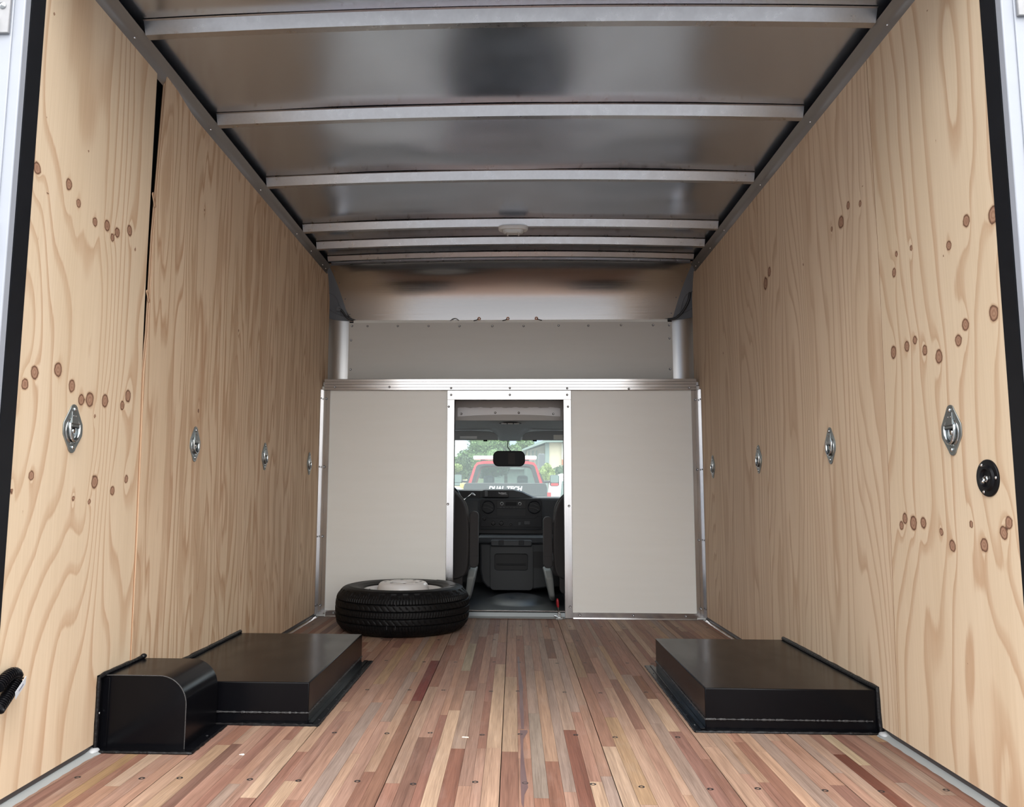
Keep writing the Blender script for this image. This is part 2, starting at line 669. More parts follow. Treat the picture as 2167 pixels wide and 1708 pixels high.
# ================================================================== THE BOX: floor
XW = 1.165           # face of the plywood lining
BY = 4.87            # face of the bulkhead
RY = 1.8545          # rear edge of the plywood
floor = obj('floor', MB().box(-1.2, 1.2, 1.79, 4.96, -0.06, -0.012), M['substrate'], kind='structure')

unit = obj('stave', MB().box(-0.5, 0.5, -0.5, 0.5, -0.004, 0.0), M['stave'], origin=(0, 0, 0))
TAN, PINK, RED, GREY, GOLD, MAROON, BROWN, PALE = ((0.52, 0.375, 0.28), (0.47, 0.31, 0.235), (0.36, 0.205, 0.155), (0.45, 0.355, 0.295), (0.49, 0.355, 0.23),
                                                   (0.20, 0.050, 0.040), (0.28, 0.165, 0.125), (0.58, 0.45, 0.335))
POOL = [TAN] * 8 + [PINK] * 10 + [RED] * 6 + [GREY] * 5 + [GOLD] * 1 + [PALE] * 3 + [BROWN] * 1 + [(0.43, 0.265, 0.20)] * 8
# staves picked out in the photograph: x, near end, far end, colour
SPECIAL = [(-0.338, 2.93, 3.624, MAROON), (0.44, 2.62, 3.3, BROWN), (0.53, 3.0, 3.37, BROWN), (-0.16, 3.424, 4.04, (0.52, 0.46, 0.34)),
           (0.052, 2.6, 3.1, (0.40, 0.24, 0.19)), (0.335, 2.0, 2.75, (0.48, 0.345, 0.215)), (0.094, 2.03, 2.785, (0.36, 0.32, 0.28)),
           (0.94, 2.0, 2.4, (0.17, 0.07, 0.055)), (0.987, 2.31, 2.62, (0.58, 0.49, 0.34)), (-0.44, 1.9, 2.9, (0.40, 0.33, 0.29)),
           (-0.56, 1.85, 2.35, RED), (-0.20, 1.85, 2.75, (0.33, 0.18, 0.145)), (-0.70, 2.2, 2.95, RED), (-0.84, 1.9, 2.4, (0.46, 0.34, 0.24)),
           (-1.06, 1.85, 2.5, (0.46, 0.325, 0.19)), (0.70, 1.9, 2.5, RED), (0.52, 1.85, 2.6, (0.36, 0.21, 0.165)), (0.20, 1.85, 2.6, (0.27, 0.13, 0.10)),
           (0.15, 1.85, 2.3, (0.36, 0.20, 0.155)), (-0.62, 2.0, 2.6, PALE), (0.60, 1.85, 2.45, TAN), (-0.145, 1.85, 2.4, (0.30, 0.155, 0.12))]
SEAMS = [-1.165] + [-0.007 + 0.293 * k for k in range(-3, 4)] + [1.165]
rng = random.Random(21)
screw_floor = None
mb = MB().lathe([(0.0, -0.0012), (0.0028, -0.0012), (0.0040, -0.0002), (0.0074, 0.0003), (0.0083, 0.0)], (0, 0, 0), n=10)
for bi in range(8):
    x0, x1 = SEAMS[bi], SEAMS[bi + 1]
    bd = obj('floor_board', MB().box(x0 + 0.0012, x1 - 0.0012, 1.80, 4.868, -0.012, -0.004), M['substrate'], floor)
    cuts = [rng.uniform(0.75, 1.4) for _ in range(8)]
    tot = sum(cuts)
    xa = x0 + 0.0010
    for k in range(8):
        w = cuts[k] / tot * (x1 - x0 - 0.0020)
        cx = xa + w / 2
        xa += w
        fixed = sorted([s for s in SPECIAL if abs(s[0] - cx) <= w / 2 + 1e-6], key=lambda s: s[1])
        segs = []
        y = 1.80
        def fill(a, b):
            while b - a > 0.02:
                L = rng.uniform(0.45, 1.25)
                if b - a - L < 0.28:
                    L = b - a
                segs.append((a, a + L, rng.choice(POOL)))
                a += L
        for s in fixed:
            if s[1] - y > 0.05:
                fill(y, s[1])
                y = s[1]
            segs.append((y, s[2], s[3]))
            y = s[2]
        if not fixed:
            # a first short piece so the butt joints are staggered
            L = rng.uniform(0.15, 0.9)
            segs.append((y, y + L, rng.choice(POOL)))
            y += L
        fill(y, 4.868)
        for a, b_, c in segs:
            s = inst(unit, 'stave', (cx, (a + b_) / 2, rng.uniform(-0.0002, 0.0001)), bd, scale=(w - 0.0006, b_ - a - 0.0008, 1))
            j = rng.uniform(0.9, 1.1)
            t = rng.uniform(-0.02, 0.02)
            s.color = (max(0.02, c[0] * j * 0.60 + t * 0.3), max(0.015, c[1] * j * 0.555), max(0.015, c[2] * j * 0.535 - t * 0.3), 1)
    for yy in (2.12, 2.541, 3.086, 3.604, 4.143, 4.583):
        for dx in (-0.085, 0.085):
            sx, sy = (x0 + x1) / 2 + dx + rng.uniform(-0.012, 0.012), yy + rng.uniform(-0.012, 0.012)
            if abs(sx) > 0.58 and 2.29 < sy < 3.6:
                continue
            if screw_floor is None:
                screw_floor = obj('floor_screw', mb, M['screw_dark'], origin=(0, 0, 0), smooth=True)
                screw_floor.parent = bd
                screw_floor.location = Vector((sx, sy, 0.0004)) - ORG[bd.name]
            else:
                inst(screw_floor, 'floor_screw', (sx, sy, 0.0004), bd)
M['streak'] = mat('dark_heartwood', (0.085, 0.048, 0.052), 0.5, noise=((60, 4, 1), 0.5, (0.14, 0.085, 0.08)))
board5 = [o for o in floor.children if abs(ORG[o.name].x - 0.1395) < 0.02][0]
for pts in ([(0.044, 3.73), (0.046, 3.5), (0.047, 3.2), (0.050, 3.0), (0.048, 2.85), (0.052, 2.6), (0.060, 2.6), (0.062, 2.85), (0.060, 3.0), (0.064, 3.15), (0.060, 3.3), (0.054, 3.5), (0.052, 3.73)],
            [(0.047, 2.59), (0.048, 2.4), (0.045, 2.2), (0.046, 2.0), (0.051, 1.96), (0.054, 2.05), (0.064, 2.10), (0.058, 2.25), (0.055, 2.40), (0.057, 2.5), (0.071, 2.57), (0.071, 2.59)]):
    obj('heartwood_streak', MB().prism(pts, 'z', 0.0001, 0.0004), M['streak'], board5)
bpy.data.objects.remove(unit)

# ================================================================== plywood walls
def vnoise(y, z, sy, sz, seed):
    r = np.random.RandomState(seed)
    Lt = r.rand(64, 64) * 2 - 1
    a, b = y / sy + 20, z / sz + 20
    i, j = np.floor(a).astype(int), np.floor(b).astype(int)
    u, v = a - i, b - j
    u = u * u * u * (u * (u * 6 - 15) + 10)
    v = v * v * v * (v * (v * 6 - 15) + 10)
    g = lambda p, q: Lt[(i + p) % 64, (j + q) % 64]
    return (g(0, 0) * (1 - u) + g(1, 0) * u) * (1 - v) + (g(0, 1) * (1 - u) + g(1, 1) * u) * v


KL1 = [(1.868, 1.539, 0.0144), (2.009, 1.554, 0.0144), (1.918, 1.492, 0.0048), (2.06, 1.521, 0.0117), (2.149, 1.499, 0.0126), (2.216, 1.511, 0.0154), (2.275, 1.511, 0.014), (2.25, 1.486, 0.0112), (2.349, 1.542, 0.015), (2.391, 1.496, 0.0056), (2.017, 1.052, 0.0168), (1.916, 1.029, 0.0156), (1.881, 0.995, 0.0132), (2.086, 1.018, 0.0156), (2.137, 0.987, 0.0143), (2.18, 0.992, 0.0195), (2.263, 0.999, 0.0169), (2.367, 0.997, 0.0126), (2.399, 1.03, 0.0168), (2.213, 0.949, 0.0056), (1.932, 0.773, 0.0108), (2.233, 0.763, 0.0168), (2.337, 0.739, 0.0126), (2.417, 0.774, 0.0112), (2.128, 0.716, 0.0072), (2.211, 0.707, 0.0078), (1.909, 0.683, 0.0033), (1.892, 1.967, 0.0036), (2.105, 1.962, 0.0042), (1.89, 1.682, 0.0036), (2.092, 1.684, 0.0039), (1.892, 1.367, 0.0033), (1.859, 0.734, 0.0066)]
KR1 = [(1.972, 1.419, 0.0144), (2.057, 1.383, 0.012), (1.861, 1.395, 0.0204), (2.249, 1.437, 0.0078), (2.336, 1.447, 0.0084), (2.357, 1.396, 0.0126), (2.006, 1.16, 0.0144), (1.887, 1.163, 0.018), (2.042, 1.128, 0.0144), (2.139, 1.102, 0.0168), (2.209, 1.133, 0.013), (2.259, 1.171, 0.0117), (2.307, 1.162, 0.0143), (2.388, 1.159, 0.0168), (2.376, 0.668, 0.014), (2.399, 0.646, 0.0117), (2.328, 0.656, 0.0182), (2.273, 0.658, 0.0143), (2.04, 0.662, 0.0084), (2.182, 0.637, 0.0096), (2.131, 0.604, 0.0144), (1.99, 0.615, 0.0154), (1.909, 0.647, 0.0143), (1.887, 0.671, 0.0132), (2.086, 1.366, 0.0036), (2.087, 1.681, 0.0039), (2.085, 2.058, 0.0039), (2.095, 0.318, 0.0036)]
KR2 = [(2.648, 1.713, 0.0128), (2.711, 1.677, 0.0208), (2.558, 1.686, 0.0096), (3.487, 1.723, 0.0189), (3.545, 1.685, 0.0252), (2.534, 1.734, 0.0045), (2.793, 1.68, 0.0085), (3.079, 1.634, 0.0054)]
KL2 = [(2.478, 2.003, 0.0045), (2.92, 1.818, 0.0054), (3.348, 1.434, 0.006), (2.951, 1.042, 0.0072)]



def ply_panel(side, rear, front, knots, style, seed, material, parent, proud=None, ny=None):
    """rear / front: functions z-fraction -> (y, z) of the two upright edges"""
    s = -1 if side == 'left' else 1
    n0 = rear(0.5)[0]
    n1 = front(0.5)[0]
    NU = max(24, int((n1 - n0) / 0.0075))
    NV = 210
    U, V = np.meshgrid(np.linspace(0, 1, NU + 1), np.linspace(0, 1, NV + 1))
    Ry = np.array([rear(v) for v in V[:, 0]])
    Fy = np.array([front(v) for v in V[:, 0]])
    Y = Ry[:, :1] * (1 - U) + Fy[:, :1] * U
    Z = Ry[:, 1:] * (1 - U) + Fy[:, 1:] * U
    X = np.full_like(Y, s * XW)
    if proud is not None:
        X = X - s * proud(Y, Z)
    # grain field
    if style == 'wide':
        G = 12.0 * (Y - n0) + 2.8 * vnoise(Y, Z, 0.24, 0.95, seed) + 0.8 * vnoise(Y, Z, 0.11, 0.6, seed + 1) + 0.10 * vnoise(Y, Z, 0.05, 0.16, seed + 2)
    elif style == 'streak':
        G = 11.0 * (Y - n0) + 2.0 * vnoise(Y, Z, 0.16, 0.9, seed) + 1.0 * vnoise(Y, Z, 0.07, 0.6, seed + 1) + 0.30 * vnoise(Y, Z, 0.022, 0.22, seed + 2)
    else:
        G = 17.0 * (Y - n0) + 2.2 * vnoise(Y, Z, 0.2, 1.1, seed) + 0.7 * vnoise(Y, Z, 0.08, 0.6, seed + 1) + 0.15 * vnoise(Y, Z, 0.03, 0.2, seed + 2)
    K = np.full_like(Y, 9.0)
    wob = 1 + 0.12 * vnoise(Y, Z, 0.011, 0.013, seed + 5)
    for (ky, kz, kr) in knots:
        dy, dz = (Y - ky), (Z - kz)
        if kr > 0.005:
            G += 0.85 * np.exp(-(dy / (kr * 1.35)) ** 2 - (np.abs(dz) / (kr * 4.2)) ** 1.3)
        K = np.minimum(K, np.sqrt(dy * dy + (dz * 0.9) ** 2) / max(kr, 0.0042) * wob)
    nv = (NU + 1) * (NV + 1)
    verts = np.stack([X, Y, Z], -1).reshape(-1, 3)
    idx = np.arange(nv).reshape(NV + 1, NU + 1)
    faces = np.stack([idx[:-1, :-1], idx[:-1, 1:], idx[1:, 1:], idx[1:, :-1]], -1).reshape(-1, 4).tolist()
    nface = len(faces)
    # rim, 12 mm thick, and the back
    rim = list(idx[0, :]) + list(idx[1:, -1]) + list(idx[-1, -2::-1]) + list(idx[-2:0:-1, 0])
    back = verts[rim].copy()
    back[:, 0] += s * 0.012
    base = nv
    n = len(rim)
    faces += [(rim[i], rim[(i + 1) % n], base + (i + 1) % n, base + i) for i in range(n)]
    faces.append(tuple(base + i for i in range(n - 1, -1, -1)))
    allv = np.concatenate([verts, back])
    me = bpy.data.meshes.new('plywood_panel')
    org = np.array([s * XW, (n0 + n1) / 2, 1.08])
    me.from_pydata((allv - org).tolist(), [], [tuple(int(i) for i in f) for f in faces])
    me.materials.append(material)
    me.materials.append(M['ply_edge'])
    mi = [0] * nface + [1] * (len(faces) - nface)
    me.polygons.foreach_set('material_index', mi)
    a = me.attributes.new('grain', 'FLOAT', 'POINT')
    a.data.foreach_set('value', np.concatenate([G.reshape(-1), np.zeros(n)]).astype(np.float32))
    a = me.attributes.new('knot', 'FLOAT', 'POINT')
    a.data.foreach_set('value', np.concatenate([K.reshape(-1), np.full(n, 9.0)]).astype(np.float32))
    me.update()
    bm = bmesh.new()
    bm.from_mesh(me)
    bmesh.ops.recalc_face_normals(bm, faces=bm.faces)
    bm.to_mesh(me)
    bm.free()
    o = bpy.data.objects.new('plywood_panel', me)
    COL.objects.link(o)
    ORG[o.name] = Vector(org)
    o.parent = parent
    o.location = Vector(org) - ORG[parent.name]
    return o


M['ply_a'] = ply_mat('pine_plywood_pale', (0.74, 0.595, 0.43), (0.58, 0.40, 0.26), streak=0.14)
M['ply_b'] = ply_mat('fir_plywood_streaked', (0.75, 0.585, 0.415), (0.53, 0.345, 0.215), sharp=0.72, streak=0.18, patch=0.6)
M['ply_c'] = ply_mat('fir_plywood_fine', (0.75, 0.60, 0.44), (0.58, 0.41, 0.275), sharp=0.8, streak=0.14, patch=0.35)

wall_l = obj('wall_left', MB().box(-1.235, -1.215, 1.80, 5.3, -0.08, 2.26), M['void'], kind='structure')
wall_r = obj('wall_right', MB().box(1.215, 1.235, 1.80, 5.3, -0.08, 2.26), M['void'], kind='structure')
Z0, Z1 = 0.022, 2.139


def edge(pts):
    """upright edge through (y, z) points, by z fraction"""
    zs = np.array([p[1] for p in pts])
    ys = np.array([p[0] for p in pts])
    def f(v):
        z = zs[0] + (zs[-1] - zs[0]) * v
        return (float(np.interp(z, zs, ys)), float(z))
    return f


ply_panel('left', edge([(RY, Z0), (RY, Z1)]), edge([(2.509, Z0), (2.497, 0.648), (2.479, 1.114), (2.474, 1.4), (2.474, Z1)]), KL1, 'wide', 11, M['ply_a'], wall_l)
p2 = ply_panel('left', edge([(2.511, Z0), (2.499, 0.648), (2.484, 1.114), (2.497, 1.25), (2.499, 1.575), (2.515, 1.826), (2.535, 2.166)]),
               edge([(3.638, Z0), (3.638, 2.139)]), KL2, 'streak', 31, M['ply_b'], wall_l,
               proud=lambda Y, Z: 0.007 * np.clip(1 - (Y - 2.48) / 0.35, 0, 1) * np.clip((Z + 0.6) / 1.4, 0, 1))
ply_panel('left', edge([(3.6415, Z0), (3.6415, Z1)]), edge([(5.012, Z0), (5.0, 2.0), (4.967, Z1)]), [(4.4, 1.3, 0.006)], 'streak', 41, M['ply_b'], wall_l)
ply_panel('right', edge([(RY, Z0), (RY, Z1)]), edge([(2.488, Z0), (2.462, 0.8), (2.449, 1.45), (2.458, Z1)]), KR1, 'wide', 55, M['ply_a'], wall_r)
ply_panel('right', edge([(2.4905, Z0), (2.4645, 0.8), (2.4515, 1.45), (2.4605, Z1)]), edge([(3.623, Z0), (3.623, Z1)]), KR2, 'fine', 63, M['ply_c'], wall_r)
ply_panel('right', edge([(3.6260, Z0), (3.6260, Z1)]), edge([(5.012, Z0), (5.0, 2.0), (4.955, Z1)]), [(4.3, 1.5, 0.006)], 'fine', 77, M['ply_c'], wall_r)
# torn splinters on the gap edge of the second left panel
for (yy, zz, L) in ((2.478, 1.70, 0.035), (2.474, 1.372, 0.03)):
    sp = MB().hexa([(-1.163, yy + 0.02, zz - L * 0.7), (-1.158, yy + 0.02, zz - L * 0.7), (-1.158, yy + 0.024, zz - L * 0.7), (-1.163, yy + 0.024, zz - L * 0.7)],
                   [(-1.163, yy, zz + L * 0.3), (-1.159, yy, zz + L * 0.3), (-1.159, yy + 0.003, zz + L * 0.5), (-1.163, yy + 0.003, zz + L * 0.5)])
    obj('splinter', sp, M['ply_edge'], p2)

# ================================================================== roof
def crown(x):
    return 0.024 * (1 - (x / 1.165) ** 2)


NX, NYs = 120, 160
xs = np.linspace(-1.2, 1.2, NX + 1)
ys = np.linspace(1.80, 4.89, NYs + 1)
YY, XX = np.meshgrid(ys, xs, indexing='ij')
dent = 0.0040 * vnoise(XX, YY, 0.55, 0.33, 91) + 0.0022 * vnoise(XX, YY, 0.28, 0.2, 92)
BOWS = (2.331, 2.946, 3.571, 4.221, 4.526, 4.806)
damp = np.ones_like(YY)
for b_ in BOWS:
    damp *= 1 - 0.85 * np.exp(-((YY - b_) / 0.07) ** 2)
damp *= np.clip((1.165 - np.abs(XX)) / 0.25, 0, 1)
damp *= np.clip((YY - 1.8) / 1.4, 0.25, 1)
ZZ = 2.207 + 0.024 * (1 - (XX / 1.165) ** 2) + dent * damp
mb = MB()
mb.v = np.stack([XX, YY, ZZ], -1).reshape(-1, 3).tolist()
mb.f = [(j * (NX + 1) + i, j * (NX + 1) + i + 1, (j + 1) * (NX + 1) + i + 1, (j + 1) * (NX + 1) + i) for j in range(NYs) for i in range(NX)]
ceiling = obj('ceiling', mb, M['sheet'], smooth=True, kind='structure', angle=80)
obj('roof_skin', MB().box(-1.235, 1.235, 1.70, 5.35, 2.262, 2.28), M['frame_white'], ceiling)
for b_ in BOWS:
    w2 = 0.014 if b_ < 4.7 else 0.010
    h = 0.036 if b_ < 4.7 else 0.024
    mb = MB()
    prof = [(b_ - w2 - 0.024, 0.038), (b_ - w2 - 0.016, 0.037), (b_ - w2, 0.036 - h), (b_ + w2, 0.036 - h), (b_ + w2 + 0.010, 0.037), (b_ + w2 + 0.018, 0.038)]
    st = np.linspace(-1.134, 1.134, 25)
    vs = [(x, p[0], 2.167 + crown(x) + p[1]) for x in st for p in prof]
    n = len(prof)
    fs = [(i * n + k, i * n + (k + 1) % n, (i + 1) * n + (k + 1) % n, (i + 1) * n + k) for i in range(24) for k in range(n)]
    fs += [tuple(range(n)), tuple(24 * n + k for k in range(n - 1, -1, -1))]
    mb.add(vs, fs)
    obj('roof_bow', mb, M['galv'], ceiling)
# front drip flange where the roof sheet meets the nose
obj('roof_flange', MB().strip([(4.855, 2.176), (4.872, 2.172), (4.884, 2.176), (4.888, 2.20)], 'x', list(np.linspace(-1.134, 1.134, 25)), lambda x: (0, crown(x))), M['galv'], ceiling)

rivet = None
for s, nm in ((-1, 'left'), (1, 'right')):
    prof = [(s * 1.172, 2.118), (s * 1.1635, 2.13), (s * 1.161, 2.148), (s * 1.153, 2.163), (s * 1.142, 2.171), (s * 1.137, 2.176), (s * 1.141, 2.180), (s * 1.19, 2.180)]
    cv = obj('trim_1' if s < 0 else 'trim_2', MB().strip(prof, 'y', [1.80, 4.90]), M['cove'], smooth=True, angle=50, kind='structure')
    for yy in (2.30, 2.93, 3.55, 4.18, 4.49, 4.77, 4.85):
        mbr = MB().lathe([(0.0, 0.0042), (0.002, 0.0038), (0.0036, 0.0022), (0.0042, 0.0)], (0, 0, 0), axis='x', n=8)
        if rivet is None:
            rivet = obj('rivet', mbr, M['bright_screw'], origin=(0, 0, 0), smooth=True)
            rivet.parent = cv
            rivet.location = Vector((s * 1.1602, yy, 2.150)) - ORG[cv.name]
            rivet.rotation_euler = (0, math.radians(25) if s < 0 else math.pi - math.radians(25), 0)
        else:
            inst(rivet, 'rivet', (s * 1.1602, yy, 2.150), cv, rot=(0, math.radians(25) if s < 0 else math.pi - math.radians(25), 0))

# ================================================================== front wall (bulkhead)
wall_f = empty('wall_front', (0, BY, 0), kind='structure')
screw_m = MB().lathe([(0.0, -0.0028), (0.0022, -0.0028), (0.0024, -0.0012), (0.0030, -0.0012)], (0, 0, 0), axis='y', n=10)
screw_src = None


def screws(parent, pts, y, r=1.0):
    """pan head with a dark socket, facing the rear of the box"""
    global screw_src
    for (x, z) in pts:
        if screw_src is None:
            m_ = MB()
            m_.lathe([(0.0028, -0.0035), (0.0045, -0.0042), (0.0062, -0.0034), (0.0072, -0.0012), (0.0074, 0.0)], (0, 0, 0), axis='y', n=14)
            nring = len(m_.f)
            m_.lathe([(0.0, -0.0012), (0.0028, -0.0018), (0.0028, -0.0035)], (0, 0, 0), axis='y', n=14)
            nsock = len(m_.f) - nring
            o = obj('screw', m_, [M['screw'], M['bright_screw']], origin=(0, 0, 0), smooth=True)
            o.data.polygons.foreach_set('material_index', [0] * nring + [1] * nsock)
            o.parent = parent
            o.location = Vector((x, y, z)) - ORG[parent.name]
            screw_src = o
        else:
            inst(screw_src, 'screw', (x, y, z), parent, scale=(r, r, r) if r != 1 else None)


for s, x0, x1 in ((-1, -1.166, -0.36), (1, 0.357, 1.166)):
    obj('bulkhead_panel', MB().box(x0, x1, BY + 0.004, BY + 0.022, 0.003, 1.40), M['frp'], wall_f)
# header rail
mb = MB()
prof = [(BY - 0.014, 1.373), (BY - 0.016, 1.375)]
for z in (1.391, 1.409, 1.426):
    prof += [(BY - 0.016, z - 0.0012), (BY - 0.0145, z), (BY - 0.016, z + 0.0012)]
prof += [(BY - 0.016, 1.4415), (BY - 0.014, 1.4435), (BY + 0.004, 1.4435), (BY + 0.004, 1.373)]
mb.prism(prof, 'x', -1.148, 1.143)
head = obj('trim_3', mb, M['alu'], kind='structure')
screws(head, [(-1.082, 1.393), (-0.742, 1.393), (-0.359, 1.386), (0.004, 1.386), (0.356, 1.384), (0.733, 1.381), (1.099, 1.386)], BY - 0.016)
obj('shelf', MB().box(-1.16, 1.16, BY + 0.004, 5.12, 1.405, 1.425), M['galv'], head)
# door frame: two jambs and a head
door = empty('door_1', (0, BY, 0), kind='structure')
obj('head_rail', MB().box(-0.382, 0.379, BY - 0.008, BY + 0.004, 1.315, 1.3726), M['alu'], door, bevel=0.0012)
obj('jamb', MB().box(-0.382, -0.338, BY - 0.005, BY + 0.004, 0.006, 1.315), M['alu_v'], door, bevel=0.0012)
obj('jamb', MB().box(0.333, 0.379, BY - 0.005, BY + 0.004, 0.002, 1.315), M['alu_v'], door, bevel=0.0012)
obj('return', MB().box(-0.360, -0.3385, BY + 0.004, BY + 0.075, 0.0, 1.315), M['hole'], door)
obj('return', MB().box(0.3335, 0.357, BY + 0.004, BY + 0.075, 0.0, 1.315), M['hole'], door)
obj('return', MB().box(-0.36, 0.357, BY + 0.004, BY + 0.06, 1.316, 1.40), M['hole'], door)
mb = MB().prism([(BY - 0.012, 0.0), (BY - 0.012, 0.012), (BY - 0.004, 0.034), (BY + 0.004, 0.040), (BY + 0.07, 0.040), (BY + 0.07, -0.01), (BY, -0.01)], 'x', -0.338, 0.333)
obj('threshold', mb, mat('dark_threshold', (0.16, 0.17, 0.17), 0.4, 0.85), door)
obj('threshold_edge', MB().box(-0.338, 0.333, BY - 0.005, BY + 0.012, 0.0405, 0.046), M['alu'], door, bevel=0.001)
screws(door, [(-0.359, 1.345), (0.004, 1.345), (0.356, 1.345)], BY - 0.008)
screws(door, [(-0.373, 1.272), (0.361, 1.272), (-0.373, 0.675), (0.362, 0.667), (0.363, 0.071), (-0.37, 0.07)], BY - 0.005)
# upright corner angles
for s, nm, xa, pts in ((-1, 'trim_4', -1.166, [(-1.137, 1.322), (-1.137, 0.899), (-1.137, 0.477), (-1.139, 0.066)]),
                       (1, 'trim_5', 1.166, [(1.138, 1.315), (1.138, 0.889), (1.136, 0.468), (1.136, 0.066)])):
    mb = MB().prism([(xa, BY - 0.045), (xa - s * 0.004, BY - 0.045), (xa - s * 0.004, BY - 0.006), (xa - s * 0.030, BY - 0.006), (xa - s * 0.031, BY - 0.003),
                     (xa - s * 0.053, BY - 0.003), (xa - s * 0.053, BY + 0.004), (xa, BY + 0.004)], 'z', 0.014, 1.378)
    an = obj(nm, mb, M['alu_v'], kind='structure')
    screws(an, [(p[0] , p[1]) for p in pts], BY - 0.006)
    for p in pts:
        mbs = MB().lathe([(0.0, 0.003), (0.004, 0.0026), (0.006, 0.0)], (0, 0, 0), axis='x', n=10)
        o = obj('side_screw', mbs, M['screw'], an, smooth=True, origin=(0, 0, 0))
        o.location = Vector((xa - s * 0.004, BY - 0.027, p[1])) - ORG[an.name]
        if s > 0:
            o.rotation_euler = (0, 0, math.pi)
# bottom angles
for nm, x0, x1, pts in (('trim_6', -1.108, -0.384, [(-1.058, 0.024), (-0.74, 0.024), (-0.42, 0.024)]), ('trim_7', 0.381, 1.113, [(0.421, 0.024), (0.738, 0.024), (1.047, 0.022)])):
    mb = MB().prism([(BY - 0.030, 0.0008), (BY - 0.030, 0.004), (BY - 0.004, 0.005), (BY - 0.004, 0.037), (BY + 0.004, 0.037), (BY + 0.004, 0.0008)], 'x', x0, x1)
    an = obj(nm, mb, M['alu'], kind='structure')
    screws(an, pts, BY - 0.004)
# upper panel, set back over the cab
UY = 5.08
M['frp_upper'] = mat('dimmed_upper_panel', (0.70, 0.69, 0.655), 0.3, noise=((2.5, 2, 26), 0.9, (0.66, 0.65, 0.61)), bump=((500, 500, 500), 0.10, 0.001))  # white panel colour taken darker: the dimmer light up here is painted in
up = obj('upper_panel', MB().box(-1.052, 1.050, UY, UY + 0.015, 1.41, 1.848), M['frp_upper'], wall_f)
obj('panel_lip', MB().box(-1.023, 1.023, UY + 0.004, UY + 0.03, 1.848, 1.866), M['frp'], up)
screws(up, [(-1.031, 1.828), (-0.929, 1.827), (-0.73, 1.827), (-0.528, 1.826), (-0.327, 1.825), (-0.111, 1.824), (0.092, 1.824), (0.319, 1.826), (0.511, 1.825), (0.722, 1.828),
            (0.928, 1.827), (1.031, 1.826), (-1.035, 1.733), (-1.034, 1.54), (1.032, 1.74), (1.031, 1.539)], UY)
# rounded nose sheet: from the roof down to the upper panel
def nose(t):
    a, b, c, d = Vector((0, 4.888, 2.196)), Vector((0, 5.000, 2.150)), Vector((0, 5.072, 2.02)), Vector((0, 5.098, 1.86))
    return a * (1 - t) ** 3 + b * 3 * t * (1 - t) ** 2 + c * 3 * t * t * (1 - t) + d * t ** 3


def nose_half(t):
    return 1.158 - 0.104 * t ** 1.25


mb = MB().grid(lambda u, v: ((u * 2 - 1) * nose_half(v), nose(v).y, nose(v).z + crown((u * 2 - 1) * 1.15) * (1 - v) ** 2 * 0.6), 40, 24)
ns = obj('nose_sheet', mb, M['nose'], wall_f, smooth=True, angle=80)
for s in (-1, 1):
    for t in (0.2, 0.42, 0.68, 0.9):
        p = nose(t)
        o = obj('nose_rivet', MB().ball((s * (nose_half(t) - 0.018), p.y - 0.002, p.z), 0.0035, 0.0035, 0.0035, 8, 6), M['screw'], ns, smooth=True)
    def cap(u, v):
        p = nose(v)
        e = Vector((s * nose_half(v), p.y, p.z))
        w = Vector((s * 1.192, 4.80 + 0.19 * v, p.z + 0.0))
        q = e.lerp(w, u)
        k = 4 * u * (1 - u) * 0.5
        q += Vector((s * 0.020, 0.030, 0.0)) * k * (0.4 + v)
        return tuple(q)
    cp = obj('corner_cap', MB().grid(cap, 10, 18), M['cap'], wall_f, smooth=True, angle=80)
    # moulded lines on the cap
    ln = smooth_path([cap(0.72, 0.62), cap(0.30, 0.66), cap(0.22, 0.80), cap(0.24, 0.93)], 6)
    obj('moulded_line', MB().tube([(p[0], p[1] - 0.002, p[2]) for p in ln], 0.0022, 6), M['cap_line'], cp, smooth=True)
    ln = smooth_path([cap(0.75, 0.86), cap(0.45, 0.9), cap(0.1, 0.93)], 6)
    obj('moulded_line', MB().tube([(p[0], p[1] - 0.002, p[2]) for p in ln], 0.0022, 6), M['cap_line'], cp, smooth=True)
    # quarter-round corner post below the cap
    pr = []
    for k in range(13):
        a = math.radians(90 * k / 12)
        pr.append((s * (1.050 + 0.128 * math.cos(a)), 4.960 + 0.128 * math.sin(a)))
    mb = MB()
    vs = [(p[0], p[1], z) for z in (1.41, 1.862) for p in pr]
    mb.add(vs, [(i, i + 1, 13 + i + 1, 13 + i) for i in range(12)])
    obj('corner_post', mb, M['post'], wall_f, smooth=True, angle=80)
# closing pieces behind the nose so no daylight leaks in
obj('nose_skin', MB().box(-1.235, 1.235, 5.14, 5.16, 1.36, 2.28), M['void'], wall_f)

# wires and eyelets along the top of the upper panel
eyes = []
for i, (x, z, lab) in enumerate(((-0.198, 1.872, 'copper ring terminal above white panel, leftmost of three'), (-0.010, 1.872, 'copper ring terminal above white panel, middle of three'),
                                 (0.175, 1.873, 'copper ring terminal above white panel, rightmost of three'))):
    t = empty('ring_terminal', (x, 5.075, z), lab, 'connector', 'ring terminals above the upper panel')
    mb = MB()
    pts = [(x + 0.0075 * math.cos(a), 5.070, z + 0.0075 * math.sin(a)) for a in [2 * math.pi * k / 16 for k in range(17)]]
    mb.tube(pts, 0.0028, 8, caps=False)
    obj('eyelet', mb, M['copper'], t, smooth=True)
    sgn = -1 if i < 2 else 1
    obj('lead', MB().tube(smooth_path([(x + sgn * 0.006, 5.070, z - 0.005), (x + sgn * 0.02, 5.072, z - 0.010), (x + sgn * 0.035, 5.078, z - 0.012)], 4), 0.003, 8), M['cable'], t, smooth=True)
